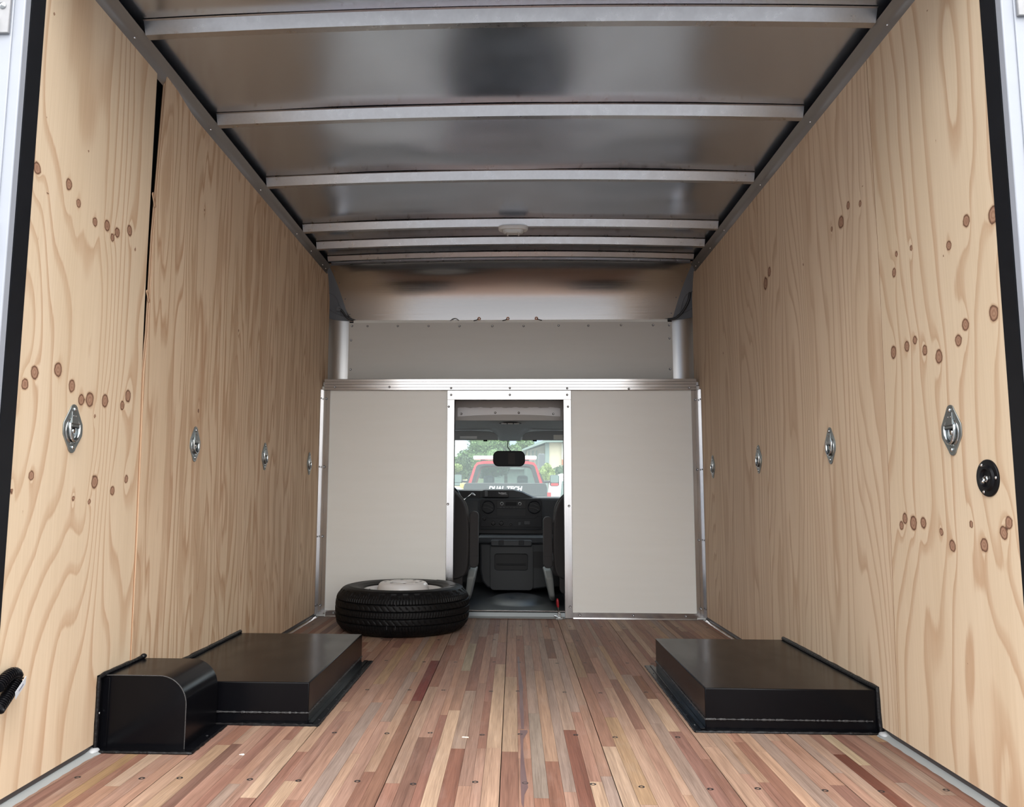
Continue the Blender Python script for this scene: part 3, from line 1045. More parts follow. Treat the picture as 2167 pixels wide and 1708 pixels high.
w1 = obj('wire_loop', MB().tube(smooth_path([(-0.385, 5.082, 1.862), (-0.368, 5.07, 1.871), (-0.35, 5.07, 1.873), (-0.33, 5.082, 1.862)], 5), 0.003, 8), M['hinge'], smooth=True,
         label='thin grey wire loop lying on top of white upper panel', cat='wire')
cbl = empty('cable', (-1.03, 5.06, 1.86), 'black cable curving from left grey corner cap to white upper panel', 'cable')
obj('sheath', MB().tube(smooth_path([(-1.110, 5.035, 1.935), (-1.090, 5.045, 1.918), (-1.066, 5.05, 1.885), (-1.045, 5.055, 1.868), (-1.022, 5.060, 1.862)], 8), 0.0075, 10), M['cable'], cbl, smooth=True)
obj('gland_plate', MB().prism(rrect(-1.128, -1.100, 1.918, 1.950, 0.006), 'y', 5.030, 5.040), M['cap'], cbl, bevel=0.002)
cbl = empty('cable', (1.03, 5.06, 1.86), 'black cable running from behind right plywood wall to white upper panel', 'cable')
obj('sheath', MB().tube(smooth_path([(1.150, 4.99, 2.02), (1.143, 5.0, 1.97), (1.120, 5.02, 1.92), (1.09, 5.04, 1.882), (1.060, 5.055, 1.864), (1.018, 5.062, 1.860)], 8), 0.0075, 10), M['cable'], cbl, smooth=True)

# ================================================================== floor edge: dark track and grey caulk along both walls
for s, nm, gaps in ((-1, 'baseboard_left', [(1.80, 2.318), (3.585, 4.86)]), (1, 'baseboard_right', [(1.80, 2.585), (3.57, 4.86)])):
    bb = obj(nm, MB().box(min(s * 1.170, s * 1.176), max(s * 1.170, s * 1.176), 1.80, 4.87, -0.01, 0.05), M['dark_track'], kind='structure')
    for i, (a, b_) in enumerate(gaps):
        near = i == 0
        mb = MB()
        st = np.linspace(a, b_, 40)
        vs, fs = [], []
        for k, y in enumerate(st):
            wv = 0.0012 * math.sin(k * 1.7) + (0.004 if (near and b_ - y < 0.06 and s < 0) else 0)
            wv += 0.005 * math.exp(-((y - b_) / 0.03) ** 2) if near else 0.0015 * math.sin(k * 2.9)
            h = 0.0045 + (0.006 * math.exp(-((y - b_) / 0.025) ** 2) if near else 0.0)
            vs += [(s * 1.170, y, 0.0), (s * 1.170, y, h + 0.003), (s * 1.158, y, h + 0.001), (s * (1.1465 - wv), y, 0.0004)]
        for k in range(39):
            for q in range(3):
                fs.append((k * 4 + q, k * 4 + q + 1, (k + 1) * 4 + q + 1, (k + 1) * 4 + q))
        mb.add(vs, fs)
        obj('caulk', mb, M['caulk_grey'] if near else M['alu'], bb, smooth=True, angle=60)
    obj('caulk_end', MB().ball((s * 1.158, gaps[0][1] - 0.012, 0.006), 0.013, 0.02, 0.008, 12, 8), M['caulk_white'], bb, smooth=True)

# ================================================================== rear frame
wall_b = empty('wall_rear', (0, 1.79, 0), kind='structure')
for s in (-1, 1):
    a = lambda p, q: (min(s * p, s * q), max(s * p, s * q))
    obj('seal', MB().box(*a(1.1645, 1.215), 1.800, RY - 0.0005, -0.05, 2.14), M['frame_black'], wall_b)
    ps = obj('post', MB().box(*a(1.166, 1.36), 1.776, 1.7995, -0.25, 2.30), M['frame_white'], wall_b, bevel=0.003)
    obj('raised_face', MB().box(*a(1.192, 1.36), 1.772, 1.777, -0.25, 2.30), M['frame_white'], ps, bevel=0.002)
    hg = obj('hinge', MB().box(*a(1.196, 1.31), 1.764, 1.7722, 1.838, 2.05), M['hinge'], wall_b, bevel=0.002)
    obj('rivet_head', MB().lathe([(0.0, -0.006), (0.005, -0.005), (0.0085, -0.002), (0.009, 0.0)], (s * 1.214, 1.764, 1.908 if s < 0 else 1.895), axis='y', n=16), M['chrome'], hg, smooth=True)
    for z0, z1 in ((1.848, 1.884), (1.936, 1.98)):
        obj('knuckle', MB().box(*a(1.227, 1.31), 1.750, 1.7645, z0, z1), M['hinge'], hg, bevel=0.004)
    obj('lower_hinge', MB().box(*a(1.198, 1.31), 1.762, 1.7722, 1.0, 1.372), M['hinge'], wall_b, bevel=0.002)
obj('rear_header', MB().box(-1.36, 1.36, 1.772, 1.82, 2.13, 2.36), M['frame_white'], wall_b, bevel=0.003)
obj('rear_sill', MB().box(-1.36, 1.36, 1.74, 1.799, -0.25, -0.003), M['galv'], wall_b, bevel=0.003)
# ================================================================== ROOF LAMP
lamp = empty('dome_lamp', (0.025, 4.221, 2.150), 'small white oval dome lamp under the fourth roof bow', 'lamp')
def oval(sx, sy, c=(0.025, 4.221), n=40, e=3.2):
    o = []
    for k in range(n):
        a = 2 * math.pi * k / n
        ca, sa = math.cos(a), math.sin(a)
        o.append((c[0] + sx * math.copysign(abs(ca) ** (2 / e), ca), c[1] + sy * math.copysign(abs(sa) ** (2 / e), sa)))
    return o
def stack(mb, rings):
    """close a stack of outlines given as (outline, z)"""
    n = len(rings[0][0])
    vs = [(p[0], p[1], z) for o, z in rings for p in o]
    fs = [(i * n + k, i * n + (k + 1) % n, (i + 1) * n + (k + 1) % n, (i + 1) * n + k) for i in range(len(rings) - 1) for k in range(n)]
    fs += [tuple(range(n - 1, -1, -1)), tuple((len(rings) - 1) * n + k for k in range(n))]
    return mb.add(vs, fs)
obj('bezel', stack(MB(), [(oval(0.082, 0.040), 2.190), (oval(0.082, 0.040), 2.180), (oval(0.076, 0.036), 2.172)]), M['lens'], lamp, smooth=True)
obj('lens', stack(MB(), [(oval(0.060, 0.026), 2.173), (oval(0.056, 0.024), 2.160), (oval(0.045, 0.018), 2.153)]), mat('frosted_lens', (0.62, 0.65, 0.66), 0.2), lamp, smooth=True)
for dx in (-0.03, 0.03):
    obj('clip', MB().box(0.025 + dx - 0.004, 0.025 + dx + 0.004, 4.19, 4.25, 2.151, 2.156), M['lens'], lamp, bevel=0.001)

# ================================================================== TIE-DOWN RINGS
def plate_outline(k=1.0):
    hw, r = 0.047 * k, 0.019 * k
    o = []
    for zc, a0, a1 in ((0.047, 20, 160),):
        for i in range(9):
            a = math.radians(a0 + (a1 - a0) * i / 8)
            o.append((r * math.cos(a), zc + r * math.sin(a)))
    o += [(-hw * 0.97, 0.014), (-hw, 0.006), (-hw, -0.010), (-hw * 0.97, -0.018)]
    for i in range(9):
        a = math.radians(200 + 140 * i / 8)
        o.append((r * math.cos(a), -0.047 + r * math.sin(a)))
    o += [(hw * 0.97, -0.018), (hw, -0.010), (hw, 0.006), (hw * 0.97, 0.014)]
    return o
def make_tie_down():
    t = empty('tie_down_ring', (0, 0, 0))
    obj('plate', MB().prism(plate_outline(), 'x', 0.0, 0.0032), M['chrome_dull'], t, bevel=0.0008, origin=(0, 0, 0))
    prof = [(0.0365, 0.003), (0.0355, 0.0044), (0.0335, 0.0050), (0.0310, 0.0046), (0.026, 0.0038), (0.015, 0.0034), (0.0, 0.0033)]
    obj('dish', MB().lathe(prof, (0, 0, -0.006), axis='x', n=32), M['chrome'], t, smooth=True, origin=(0, 0, 0))
    obj('stud', MB().ball((0.0035, 0.002, -0.006), 0.0045, 0.0085, 0.0085, 12, 8), M['chrome'], t, smooth=True, origin=(0, 0, 0))
    clip = MB().hexa([(0.0040, -0.018, 0.004), (0.0095, -0.018, 0.004), (0.0095, 0.018, 0.004), (0.0040, 0.018, 0.004)],
                     [(0.0032, -0.012, 0.046), (0.0046, -0.012, 0.046), (0.0046, 0.012, 0.046), (0.0032, 0.012, 0.046)])
    c = obj('clip', clip, M['chrome_dull'], t, bevel=0.0008, origin=(0, 0, 0))
    obj('clip_shadow_gap', MB().box(0.0045, 0.0088, -0.017, 0.017, 0.0022, 0.0042), M['hole'], c, origin=(0, 0, 0))
    for dy in (-0.006, 0.006):
        obj('clip_dimple', MB().ball((0.0062, dy, 0.034), 0.0012, 0.0030, 0.0030, 8, 6), M['chrome'], c, smooth=True, origin=(0, 0, 0))
    path = smooth_path([(0.0065, -0.0225, 0.012), (0.0072, -0.0235, 0.0), (0.0078, -0.0205, -0.016), (0.0082, -0.012, -0.029), (0.0084, 0.0, -0.034),
                        (0.0082, 0.012, -0.029), (0.0078, 0.0205, -0.016), (0.0072, 0.0235, 0.0), (0.0065, 0.0225, 0.012)], 5)
    obj('ring', MB().tube(path, 0.0036, 10), M['chrome'], t, smooth=True, origin=(0, 0, 0))
    obj('ring_bar', MB().tube([(0.0065, -0.0225, 0.012), (0.0065, 0.0225, 0.012)], 0.0030, 10), M['chrome'], t, smooth=True, origin=(0, 0, 0))
    for z in (0.052, -0.051):
        obj('screw', MB().ball((0.0045, 0, z), 0.0042, 0.0058, 0.0058, 12, 8), M['chrome'], t, smooth=True, origin=(0, 0, 0))
    return t
proto = make_tie_down()
SPOTS = [(-XW, 2.101, 0.904, 'zinc recessed tie-down ring on left knotty plywood panel beside rear door frame'),
         (-XW, 2.930, 0.915, 'zinc recessed tie-down ring on left wall just past the open plywood gap'),
         (-XW, 3.771, 0.910, 'zinc recessed tie-down ring on left wall, third from the rear opening'),
         (-XW, 4.603, 0.909, 'zinc recessed tie-down ring on left wall nearest the white bulkhead'),
         (XW, 2.098, 0.902, 'zinc recessed tie-down ring on right wall just above the black toggle switch'),
         (XW, 2.893, 0.911, 'zinc recessed tie-down ring on right wall, second from the rear opening'),
         (XW, 3.736, 0.900, 'zinc recessed tie-down ring on right wall, third from the rear opening'),
         (XW, 4.591, 0.896, 'zinc recessed tie-down ring on right wall nearest the white bulkhead')]
for i, (x, y, z, lab) in enumerate(SPOTS):
    o = proto if i == 0 else copy_tree(proto)
    o.location = (x, y, z)
    ORG[o.name] = Vector((x, y, z))
    o.rotation_euler = (0, 0, 0 if x < 0 else math.pi)
    tag(o, lab, 'tie-down', 'tie-down rings on the plywood walls')

# ================================================================== TOGGLE SWITCH
sw = empty('toggle_switch', (XW, 1.953, 0.775), 'round black plastic plate with chrome toggle switch on right wall', 'switch')
c = (XW, 1.953, 0.775)
obj('plate', MB().lathe([(0.0, 0.0), (0.0445, 0.0), (0.0445, -0.003), (0.043, -0.0045), (0.032, -0.005), (0.028, -0.009), (0.022, -0.0095), (0.018, -0.004), (0.012, -0.0035), (0.0, -0.0035)], c, axis='x', n=48), M['black_plastic'], sw, smooth=True)
hexn = [(c[1] + 0.0085 * math.cos(math.radians(60 * k + 10)), c[2] - 0.002 + 0.0085 * math.sin(math.radians(60 * k + 10))) for k in range(6)]
nut = obj('nut', MB().prism(hexn, 'x', c[0] - 0.008, c[0] - 0.0035), M['bright_screw'], sw, bevel=0.0006)
obj('bushing', MB().lathe([(0.0055, 0.0), (0.0055, -0.0075), (0.004, -0.008), (0.0, -0.008)], (c[0] - 0.004, c[1], c[2] - 0.002), axis='x', n=16), M['chrome'], sw, smooth=True)
obj('lever', MB().tube([(c[0] - 0.010, c[1], c[2] - 0.002), (c[0] - 0.015, c[1] - 0.001, c[2] - 0.010)], [0.0022, 0.0034], 10), M['bright_screw'], sw, smooth=True)
for a in (120, 0, 245):
    yy, zz = c[1] - 0.036 * math.cos(math.radians(a)), c[2] + 0.036 * math.sin(math.radians(a))
    obj('screw', MB().ball((c[0] - 0.0045, yy, zz), 0.0030, 0.0042, 0.0042, 10, 8), M['bright_screw'], sw, smooth=True)

# ================================================================== CONDUIT
cd = empty('conduit', (-1.14, 1.88, 0.25), 'black corrugated conduit looping out beside left rear door frame', 'conduit')
def corr(path, r, pitch=0.0045):
    P = smooth_path(path, 40)
    out, rs = [Vector(P[0])], [r]
    acc = 0
    for i in range(1, len(P)):
        a, b_ = Vector(P[i - 1]), Vector(P[i])
        acc += (b_ - a).length
        out.append(b_)
        rs.append(r * (0.90 + 0.10 * (1 if (acc / pitch) % 1 < 0.55 else -1)))
    return MB().tube(out, rs, 14)
obj('tube', corr([(-1.148, 1.835, 0.290), (-1.148, 1.860, 0.303), (-1.148, 1.883, 0.309), (-1.149, 1.901, 0.304), (-1.149, 1.905, 0.292), (-1.148, 1.893, 0.280), (-1.146, 1.870, 0.263), (-1.144, 1.835, 0.240)], 0.0148, 0.0058), M['conduit'], cd, smooth=True)
tg = obj('tag', MB().hexa([(-1.132, 1.878, 0.253), (-1.131, 1.878, 0.253), (-1.131, 1.913, 0.279), (-1.132, 1.913, 0.279)], [(-1.131, 1.874, 0.270), (-1.130, 1.874, 0.270), (-1.130, 1.912, 0.298), (-1.131, 1.912, 0.298)]), M['tag'], cd)
obj('print', MB().hexa([(-1.1310, 1.887, 0.268), (-1.1300, 1.887, 0.268), (-1.1300, 1.903, 0.280), (-1.1310, 1.903, 0.280)], [(-1.1310, 1.886, 0.2715), (-1.1295, 1.886, 0.2715), (-1.1295, 1.902, 0.2835), (-1.1310, 1.902, 0.2835)]), M['print'], tg)

# ================================================================== WHEEL BOXES
def bead(pts, r, amp=0.25, n=7, seed=3, step=0.006):
    rg = random.Random(seed)
    P = []
    for i in range(len(pts) - 1):
        a, b_ = Vector(pts[i]), Vector(pts[i + 1])
        k = max(2, int((b_ - a).length / step))
        P += [a.lerp(b_, j / k) for j in range(k)]
    P.append(Vector(pts[-1]))
    return MB().tube(P, [r * (1 + amp * rg.uniform(-1, 1)) for _ in P], n)

def wheel_box(s, y0, y1, label):
    xi, xo, zt = s * 0.628, s * 1.1635, 0.130
    a = lambda p, q: (min(p, q), max(p, q))
    t = empty('wheel_box', (s * 0.9, (y0 + y1) / 2, 0), label, 'wheel box', 'wheel boxes on the floor')
    obj('body', MB().box(*a(xi, xo), y0, y1, 0.001, zt), M['steel'], t, bevel=0.0035, seg=3)
    # floor flange: L-shaped sheet round the box
    fl = MB()
    fl.box(*a(s * 0.594, xi + s * 0.002), y0 - 0.018, y1 + 0.07, 0.0006, 0.0046)
    fl.box(*a(xi + s * 0.002, xo), y0 - 0.018, y0 + 0.002, 0.0006, 0.0046)
    fl.box(*a(xi + s * 0.002, xo), y1 - 0.002, y1 + 0.04, 0.0006, 0.0046)
    fo = obj('flange', fl, M['steel'], t, bevel=0.001)
    # second strip of angle along the inner side
    obj('angle_strip', MB().box(*a(s * 0.612, xi), y0, y1 + 0.06, 0.0048, 0.0085), M['steel'], t, bevel=0.001)
    obj('weld_bead', bead([(xi - s * 0.001, y0 - 0.001, 0.036), (xo - s * 0.02, y0 - 0.001, 0.036)], 0.0026, 0.6, seed=4 + int(s)), M['weld'], t, smooth=True)
    obj('weld_bead', bead([(xi - s * 0.001, y0, 0.036), (xi - s * 0.001, y1, 0.036)], 0.0026, 0.6, seed=8 + int(s)), M['weld'], t, smooth=True)
    obj('caulk', bead([(xo, y0 - 0.012, 0.006), (xo, y0 - 0.004, zt * 0.5), (xo, y0 - 0.002, zt + 0.006), (xo - s * 0.002, y0 + 0.1, zt + 0.004), (xo, y1, zt + 0.005)], 0.0085, 0.14, 9, seed=12 + int(s), step=0.03), M['caulk_black'], t, smooth=True)
    obj('caulk', bead([(s * 0.592, y0 - 0.017, 0.002), (xo, y0 - 0.017, 0.003)], 0.0045, 0.35, 7, seed=15, step=0.012), M['caulk_black'], t, smooth=True)
    obj('caulk', bead([(s * 0.592, y0 - 0.017, 0.002), (s * 0.593, y1 + 0.07, 0.002)], 0.0032, 0.3, 7, seed=17, step=0.014), M['caulk_black'], t, smooth=True)
    for k in range(7):
        yy = y0 + 0.04 + k * (y1 - y0) / 7
        obj('rivet', MB().ball((s * 0.603, yy, 0.0048), 0.0035, 0.0035, 0.0016, 8, 6), M['hole'], t, smooth=True)
    return t
wheel_box(-1, 2.617, 3.515, 'black steel wheel box against left wall, behind the rounded black box')
wb = wheel_box(1, 2.610, 3.485, 'black steel wheel box standing alone against the right wall')
obj('paint_chip', MB().ball((0.606, 2.66, 0.0052), 0.004, 0.005, 0.0012, 8, 6), M['bright_screw'], wb, smooth=True)

# fuel filler box with a rounded edge
fb = empty('filler_box', (-1.04, 2.45, 0), 'black steel box with rounded top edge against left wall nearest the rear', 'box')
X0, X1, ZT, RR = -1.1635, -0.916, 0.206, 0.082
pr = [(X0, 0.001), (X1, 0.001)]
for k in range(13):
    a = math.radians(90 * k / 12)
    pr.append((X1 - RR + RR * math.cos(a), ZT - RR + RR * math.sin(a)))
pr.append((X0, ZT))
obj('body', MB().prism(pr, 'y', 2.345, 2.592), M['steel'], fb, bevel=0.002, angle=40)
obj('end_seam', MB().tube([(p[0] if p[0] > X0 + 0.001 else X0 + 0.004, 2.3445, p[1]) for p in pr[1:]], 0.0016, 6), M['weld'], fb, smooth=True)
fl = MB()
fl.box(-1.165, -0.882, 2.308, 2.346, 0.0006, 0.0044)
fl.box(-0.918, -0.882, 2.346, 2.588, 0.0006, 0.0044)
obj('flange', fl, M['steel'], fb, bevel=0.001)
obj('wall_flange', MB().box(-1.1645, -1.1615, 2.310, 2.346, 0.004, 0.212), M['steel'], fb, bevel=0.0008)
obj('inner_upright', MB().box(-1.1615, -1.1420, 2.341, 2.3455, 0.004, 0.200), M['steel'], fb, bevel=0.0008)
obj('caulk', bead([(-1.160, 2.314, 0.004), (-1.160, 2.314, 0.205), (-1.158, 2.345, 0.211), (-1.160, 2.588, 0.211)], 0.0062, 0.15, 8, seed=31, step=0.025), M['caulk_black'], fb, smooth=True)
obj('caulk', bead([(-1.160, 2.309, 0.003), (-0.881, 2.309, 0.003), (-0.881, 2.588, 0.003)], 0.0042, 0.3, 7, seed=33, step=0.011), M['caulk_black'], fb, smooth=True)
obj('corner_lump', MB().ball((-1.156, 2.580, 0.214), 0.010, 0.012, 0.008, 10, 8), M['caulk_black'], fb, smooth=True)
obj('screw', MB().ball((-1.1610, 2.330, 0.103), 0.002, 0.0038, 0.0038, 8, 6), M['bright_screw'], fb, smooth=True)
obj('screw', MB().ball((-0.898, 2.47, 0.0048), 0.0045, 0.0045, 0.002, 8, 6), M['hole'], fb, smooth=True)

# ================================================================== SPARE TYRE
TC = Vector((-0.585, 4.474, 0.0))
TW, TR = 0.236, 0.368
tyre = empty('spare_wheel', TC, 'spare tyre on white steel wheel lying flat before the white bulkhead', 'wheel')
def tyre_mesh():
    # profile from the lower bead, over the tread, to the upper bead: (r, z)
    h = TW
    prof = [(0.206, 0.040), (0.216, 0.022), (0.250, 0.006), (0.285, 0.001), (0.312, 0.004), (0.330, 0.012), (0.343, 0.024)]
    tread0 = len(prof)
    nt_ = 46
    for i in range(nt_):
        t = i / (nt_ - 1)
        z = 0.030 + (h - 0.060) * t
        r = TR - 0.012 * (2 * t - 1) ** 2 - 0.010 * abs(2 * t - 1) ** 8
        prof.append((r, z))
    tread1 = len(prof)
    prof += [(0.343, h - 0.024), (0.336, h - 0.0165), (0.331, h - 0.0115), (0.328, h - 0.0115), (0.322, h - 0.006), (0.312, h - 0.003), (0.300, h - 0.001), (0.297, h + 0.0005), (0.285, h - 0.001),
             (0.262, h - 0.004), (0.258, h - 0.0025), (0.250, h - 0.005), (0.235, h - 0.012), (0.226, h - 0.013), (0.222, h - 0.018), (0.212, h - 0.026), (0.205, h - 0.040)]
    N = 700
    P = np.array(prof)
    A = np.linspace(0, 2 * np.pi, N, endpoint=False)
    R = np.repeat(P[None, :, 0], N, 0)
    Z = np.repeat(P[None, :, 1], N, 0)
    t = (Z - 0.030) / (h - 0.060)
    ang = np.repeat(A[:, None], len(prof), 1)
    intread = np.zeros(len(prof), bool)
    intread[tread0:tread1] = True
    cut = np.zeros_like(R)
    for c_ in (0.20, 0.40, 0.60, 0.80):            # circumferential grooves
        cut = np.maximum(cut, 0.0075 * np.exp(-((t - c_) / 0.017) ** 4))
    pitch = 2 * np.pi / 70
    def sipe(lo, hi, slant, k, depth, wd):
        ph = (ang * 70 / (2 * np.pi) * k + slant * (t - lo)) % 1.0
        d = np.minimum(ph, 1 - ph)
        return depth * (d < wd) * (t > lo) * (t < hi)
    cut = np.maximum(cut, sipe(-0.05, 0.18, 0.8, 2, 0.0035, 0.10))
    cut = np.maximum(cut, sipe(0.82, 1.05, -0.8, 2, 0.0035, 0.10))
    cut = np.maximum(cut, sipe(0.22, 0.38, 5.0, 1, 0.0030, 0.07))
    cut = np.maximum(cut, sipe(0.62, 0.78, 5.0, 1, 0.0030, 0.07))
    cut = np.maximum(cut, sipe(0.44, 0.56, -2.0, 2, 0.0025, 0.09))
    cut[:, ~intread] = 0
    # shoulder lugs and sidewall ring notches
    lug = (np.floor(ang * 70 / (2 * np.pi)) % 2 == 0)
    for i in (tread1, tread1 + 1, tread0 - 1):
        cut[:, i] = np.where(lug[:, i], 0.0045, 0.0)
    R = R - cut
    # raised scroll segments on the upper sidewall
    seg = (np.sin(ang * 2 + 0.6) > 0.55)
    for i in range(tread1 + 6, tread1 + 10):
        Z[:, i] += np.where(seg[:, i], 0.0022, 0)
    X = TC.x + R * np.cos(ang)
    Y = TC.y + R * np.sin(ang)
    m = len(prof)
    mb = MB()
    mb.v = np.stack([X, Y, Z], -1).reshape(-1, 3).tolist()
    idx = np.arange(N * m).reshape(N, m)
    nx = np.roll(idx, -1, 0)
    mb.f = np.stack([idx[:, :-1], nx[:, :-1], nx[:, 1:], idx[:, 1:]], -1).reshape(-1, 4).tolist()
    return mb
obj('tyre', tyre_mesh(), M['tyre'], tyre, smooth=True, angle=38)
h = TW
wprof = [(0.206, 0.042), (0.212, 0.030), (0.203, 0.034), (0.196, 0.05), (0.175, 0.075), (0.170, 0.11), (0.178, 0.165), (0.196, h - 0.050), (0.204, h - 0.040), (0.212, h - 0.020), (0.216, h - 0.021), (0.217, h - 0.026)]
wo = obj('rim', MB().lathe(wprof, (TC.x, TC.y, 0), n=72), M['wheel'], tyre, smooth=True, angle=50)
dprof = [(0.182, h - 0.075), (0.172, h - 0.066), (0.158, h - 0.060), (0.150, h - 0.050), (0.141, h - 0.015), (0.134, h + 0.004), (0.126, h + 0.013), (0.116, h + 0.0165), (0.078, h + 0.0165), (0.070, h + 0.0155), (0.064, h + 0.011), (0.061, h + 0.004), (0.061, h - 0.012)]
disc = obj('disc', MB().lathe(dprof, (TC.x, TC.y, 0), n=72), M['wheel'], tyre, smooth=True, angle=50)
obj('hub_hole', MB().lathe([(0.0615, h - 0.010), (0.0, h - 0.010)], (TC.x, TC.y, 0), n=36), M['hole'], disc)
for k in range(8):
    a = math.radians(45 * k + 12)
    p = (TC.x + 0.098 * math.cos(a), TC.y + 0.098 * math.sin(a), 0)
    obj('lug_hole', MB().lathe([(0.0, h + 0.0170), (0.0075, h + 0.0172), (0.0095, h + 0.0166)], p, n=14), M['hole'], disc)
    a += math.radians(22)
    q = (TC.x + 0.158 * math.cos(a), TC.y + 0.158 * math.sin(a), h - 0.0545)
    obj('hand_hole', MB().ball(q, 0.015, 0.015, 0.006, 14, 8), M['hole'], disc, smooth=True)
va = math.radians(200)
obj('valve', MB().tube([(TC.x + 0.19 * math.cos(va), TC.y + 0.19 * math.sin(va), h - 0.055), (TC.x + 0.186 * math.cos(va), TC.y + 0.186 * math.sin(va), h - 0.018)], [0.006, 0.004], 8), M['tyre'], tyre, smooth=True)
# small yellow chalk marks would be out of sight; white wear scuffs on the tread
for az in (-95, -88):
    a = math.radians(az)
    for z in (0.02 + 0.04, 0.11, 0.17):
        r = TR - 0.0055
        obj('chalk_mark', MB().box(TC.x + r * math.cos(a) - 0.0008, TC.x + r * math.cos(a) + 0.0008, TC.y + r * math.sin(a) - 0.0012, TC.y + r * math.sin(a) + 0.002, z - 0.010, z + 0.008), mat('chalk', (0.06, 0.06, 0.065), 0.8) if 'chalk' not in bpy.data.materials else bpy.data.materials['chalk'], tyre)

# ================================================================== RED HANDLED TOGGLE LATCH at the sill
M['red'] = mat('red_grip', (0.32, 0.012, 0.02), 0.3)
lt = empty('toggle_latch', (0.292, 4.83, 0.0), 'red handled toggle clamp on sill at right door jamb', 'clamp')
obj('base', MB().box(0.276, 0.318, 4.826, 4.858, 0.0006, 0.012), M['chrome'], lt, bevel=0.001)
obj('bracket', MB().prism([(0.288, 0.010), (0.306, 0.010), (0.307, 0.032), (0.303, 0.042), (0.297, 0.046), (0.291, 0.043), (0.288, 0.034)], 'y', 4.832, 4.850), M['chrome'], lt, bevel=0.0015)
obj('pivot', MB().lathe([(0.0, -0.004), (0.005, -0.004), (0.0055, 0.0)], (0.299, 4.832, 0.030), axis='y', n=14), M['screw'], lt, smooth=True)
obj('stem', MB().tube([(0.295, 4.840, 0.036), (0.290, 4.840, 0.074)], 0.0028, 8), M['chrome'], lt, smooth=True)
obj('grip', MB().tube(smooth_path([(0.2905, 4.84, 0.070), (0.289, 4.84, 0.085), (0.2875, 4.84, 0.105), (0.2868, 4.84, 0.122)], 5), [0.005, 0.0062, 0.0070, 0.0075, 0.0077, 0.0079, 0.0080, 0.0080, 0.0080, 0.0079, 0.0077, 0.0074, 0.007, 0.006, 0.0045, 0.002], 12), M['red'], lt, smooth=True)
obj('plunger', MB().tube([(0.268, 4.842, 0.022), (0.288, 4.842, 0.016)], 0.005, 10), M['chrome'], lt, smooth=True)
obj('screw', MB().ball((0.280, 4.830, 0.013), 0.004, 0.004, 0.003, 8, 6), M['bright_screw'], lt, smooth=True)
obj('screw', MB().ball((0.314, 4.830, 0.013), 0.004, 0.004, 0.003, 8, 6), M['bright_screw'], lt, smooth=True)

# ================================================================== DEBRIS ON THE FLOOR
obj('wood_splinter', MB().hexa([(-0.129, 2.503, 0.0006), (-0.108, 2.501, 0.0006), (-0.108, 2.505, 0.0006), (-0.129, 2.508, 0.0006)], [(-0.128, 2.504, 0.003), (-0.109, 2.502, 0.003), (-0.109, 2.504, 0.003), (-0.128, 2.507, 0.003)]), mat('pale_splinter', (0.70, 0.60, 0.46), 0.7), label='tiny pale wood splinter lying mid floor between the wheel boxes', cat='splinter')
obj('paper_scrap', MB().hexa([(-0.745, 2.312, 0.0006), (-0.732, 2.308, 0.0006), (-0.730, 2.314, 0.0006), (-0.740, 2.319, 0.0006)], [(-0.744, 2.312, 0.0022), (-0.733, 2.309, 0.0036), (-0.731, 2.313, 0.004), (-0.739, 2.318, 0.002)]), mat('white_scrap', (0.75, 0.72, 0.68), 0.8), label='tiny white scrap on floor right of rounded black box', cat='scrap')
# ================================================================== THE CAB
M['headliner'] = mat('grey_headliner', (0.60, 0.64, 0.63), 0.85, noise=((30, 30, 30), 0.6, (0.56, 0.60, 0.59)))
M['trim_grey'] = mat('dark_grey_plastic', (0.055, 0.058, 0.062), 0.5, bump=((260, 260, 260), 0.15, 0.0008))
M['dash'] = mat('dash_plastic', (0.030, 0.033, 0.037), 0.48, spec=0.35, bump=((260, 260, 260), 0.15, 0.0008))
M['dash_face'] = mat('dash_face_plastic', (0.009, 0.010, 0.013), 0.42, spec=0.2)
M['fabric'] = mat('dark_seat_fabric', (0.048, 0.045, 0.046), 0.9, bump=((420, 420, 420), 0.4, 0.001))
M['seat_vinyl'] = mat('seat_piping', (0.10, 0.10, 0.098), 0.5)
M['seat_base'] = mat('pale_grey_seat_shield', (0.24, 0.25, 0.245), 0.6)
M['mat_rubber'] = mat('black_rubber_mat', (0.014, 0.016, 0.019), 0.42)
M['back_grey'] = mat('grey_cab_back', (0.42, 0.405, 0.39), 0.6)
M['strip_white'] = mat('white_trim_strip', (0.78, 0.78, 0.80), 0.5)
M['white_paint'] = mat('white_body_paint', (0.78, 0.79, 0.80), 0.3, coat=0.3)
M['print_white'] = mat('white_print', (0.75, 0.76, 0.76), 0.5)
M['ring_white'] = mat('bright_knob_ring', (0.62, 0.63, 0.63), 0.3, 0.6)
M['sticker'] = mat('visor_sticker', (0.85, 0.86, 0.84), 0.6)
M['visor'] = mat('visor_fabric', (0.42, 0.435, 0.425), 0.85)
M['screen'] = mat('dark_monitor_glass', (0.0015, 0.0015, 0.003), 0.12, spec=0.06)


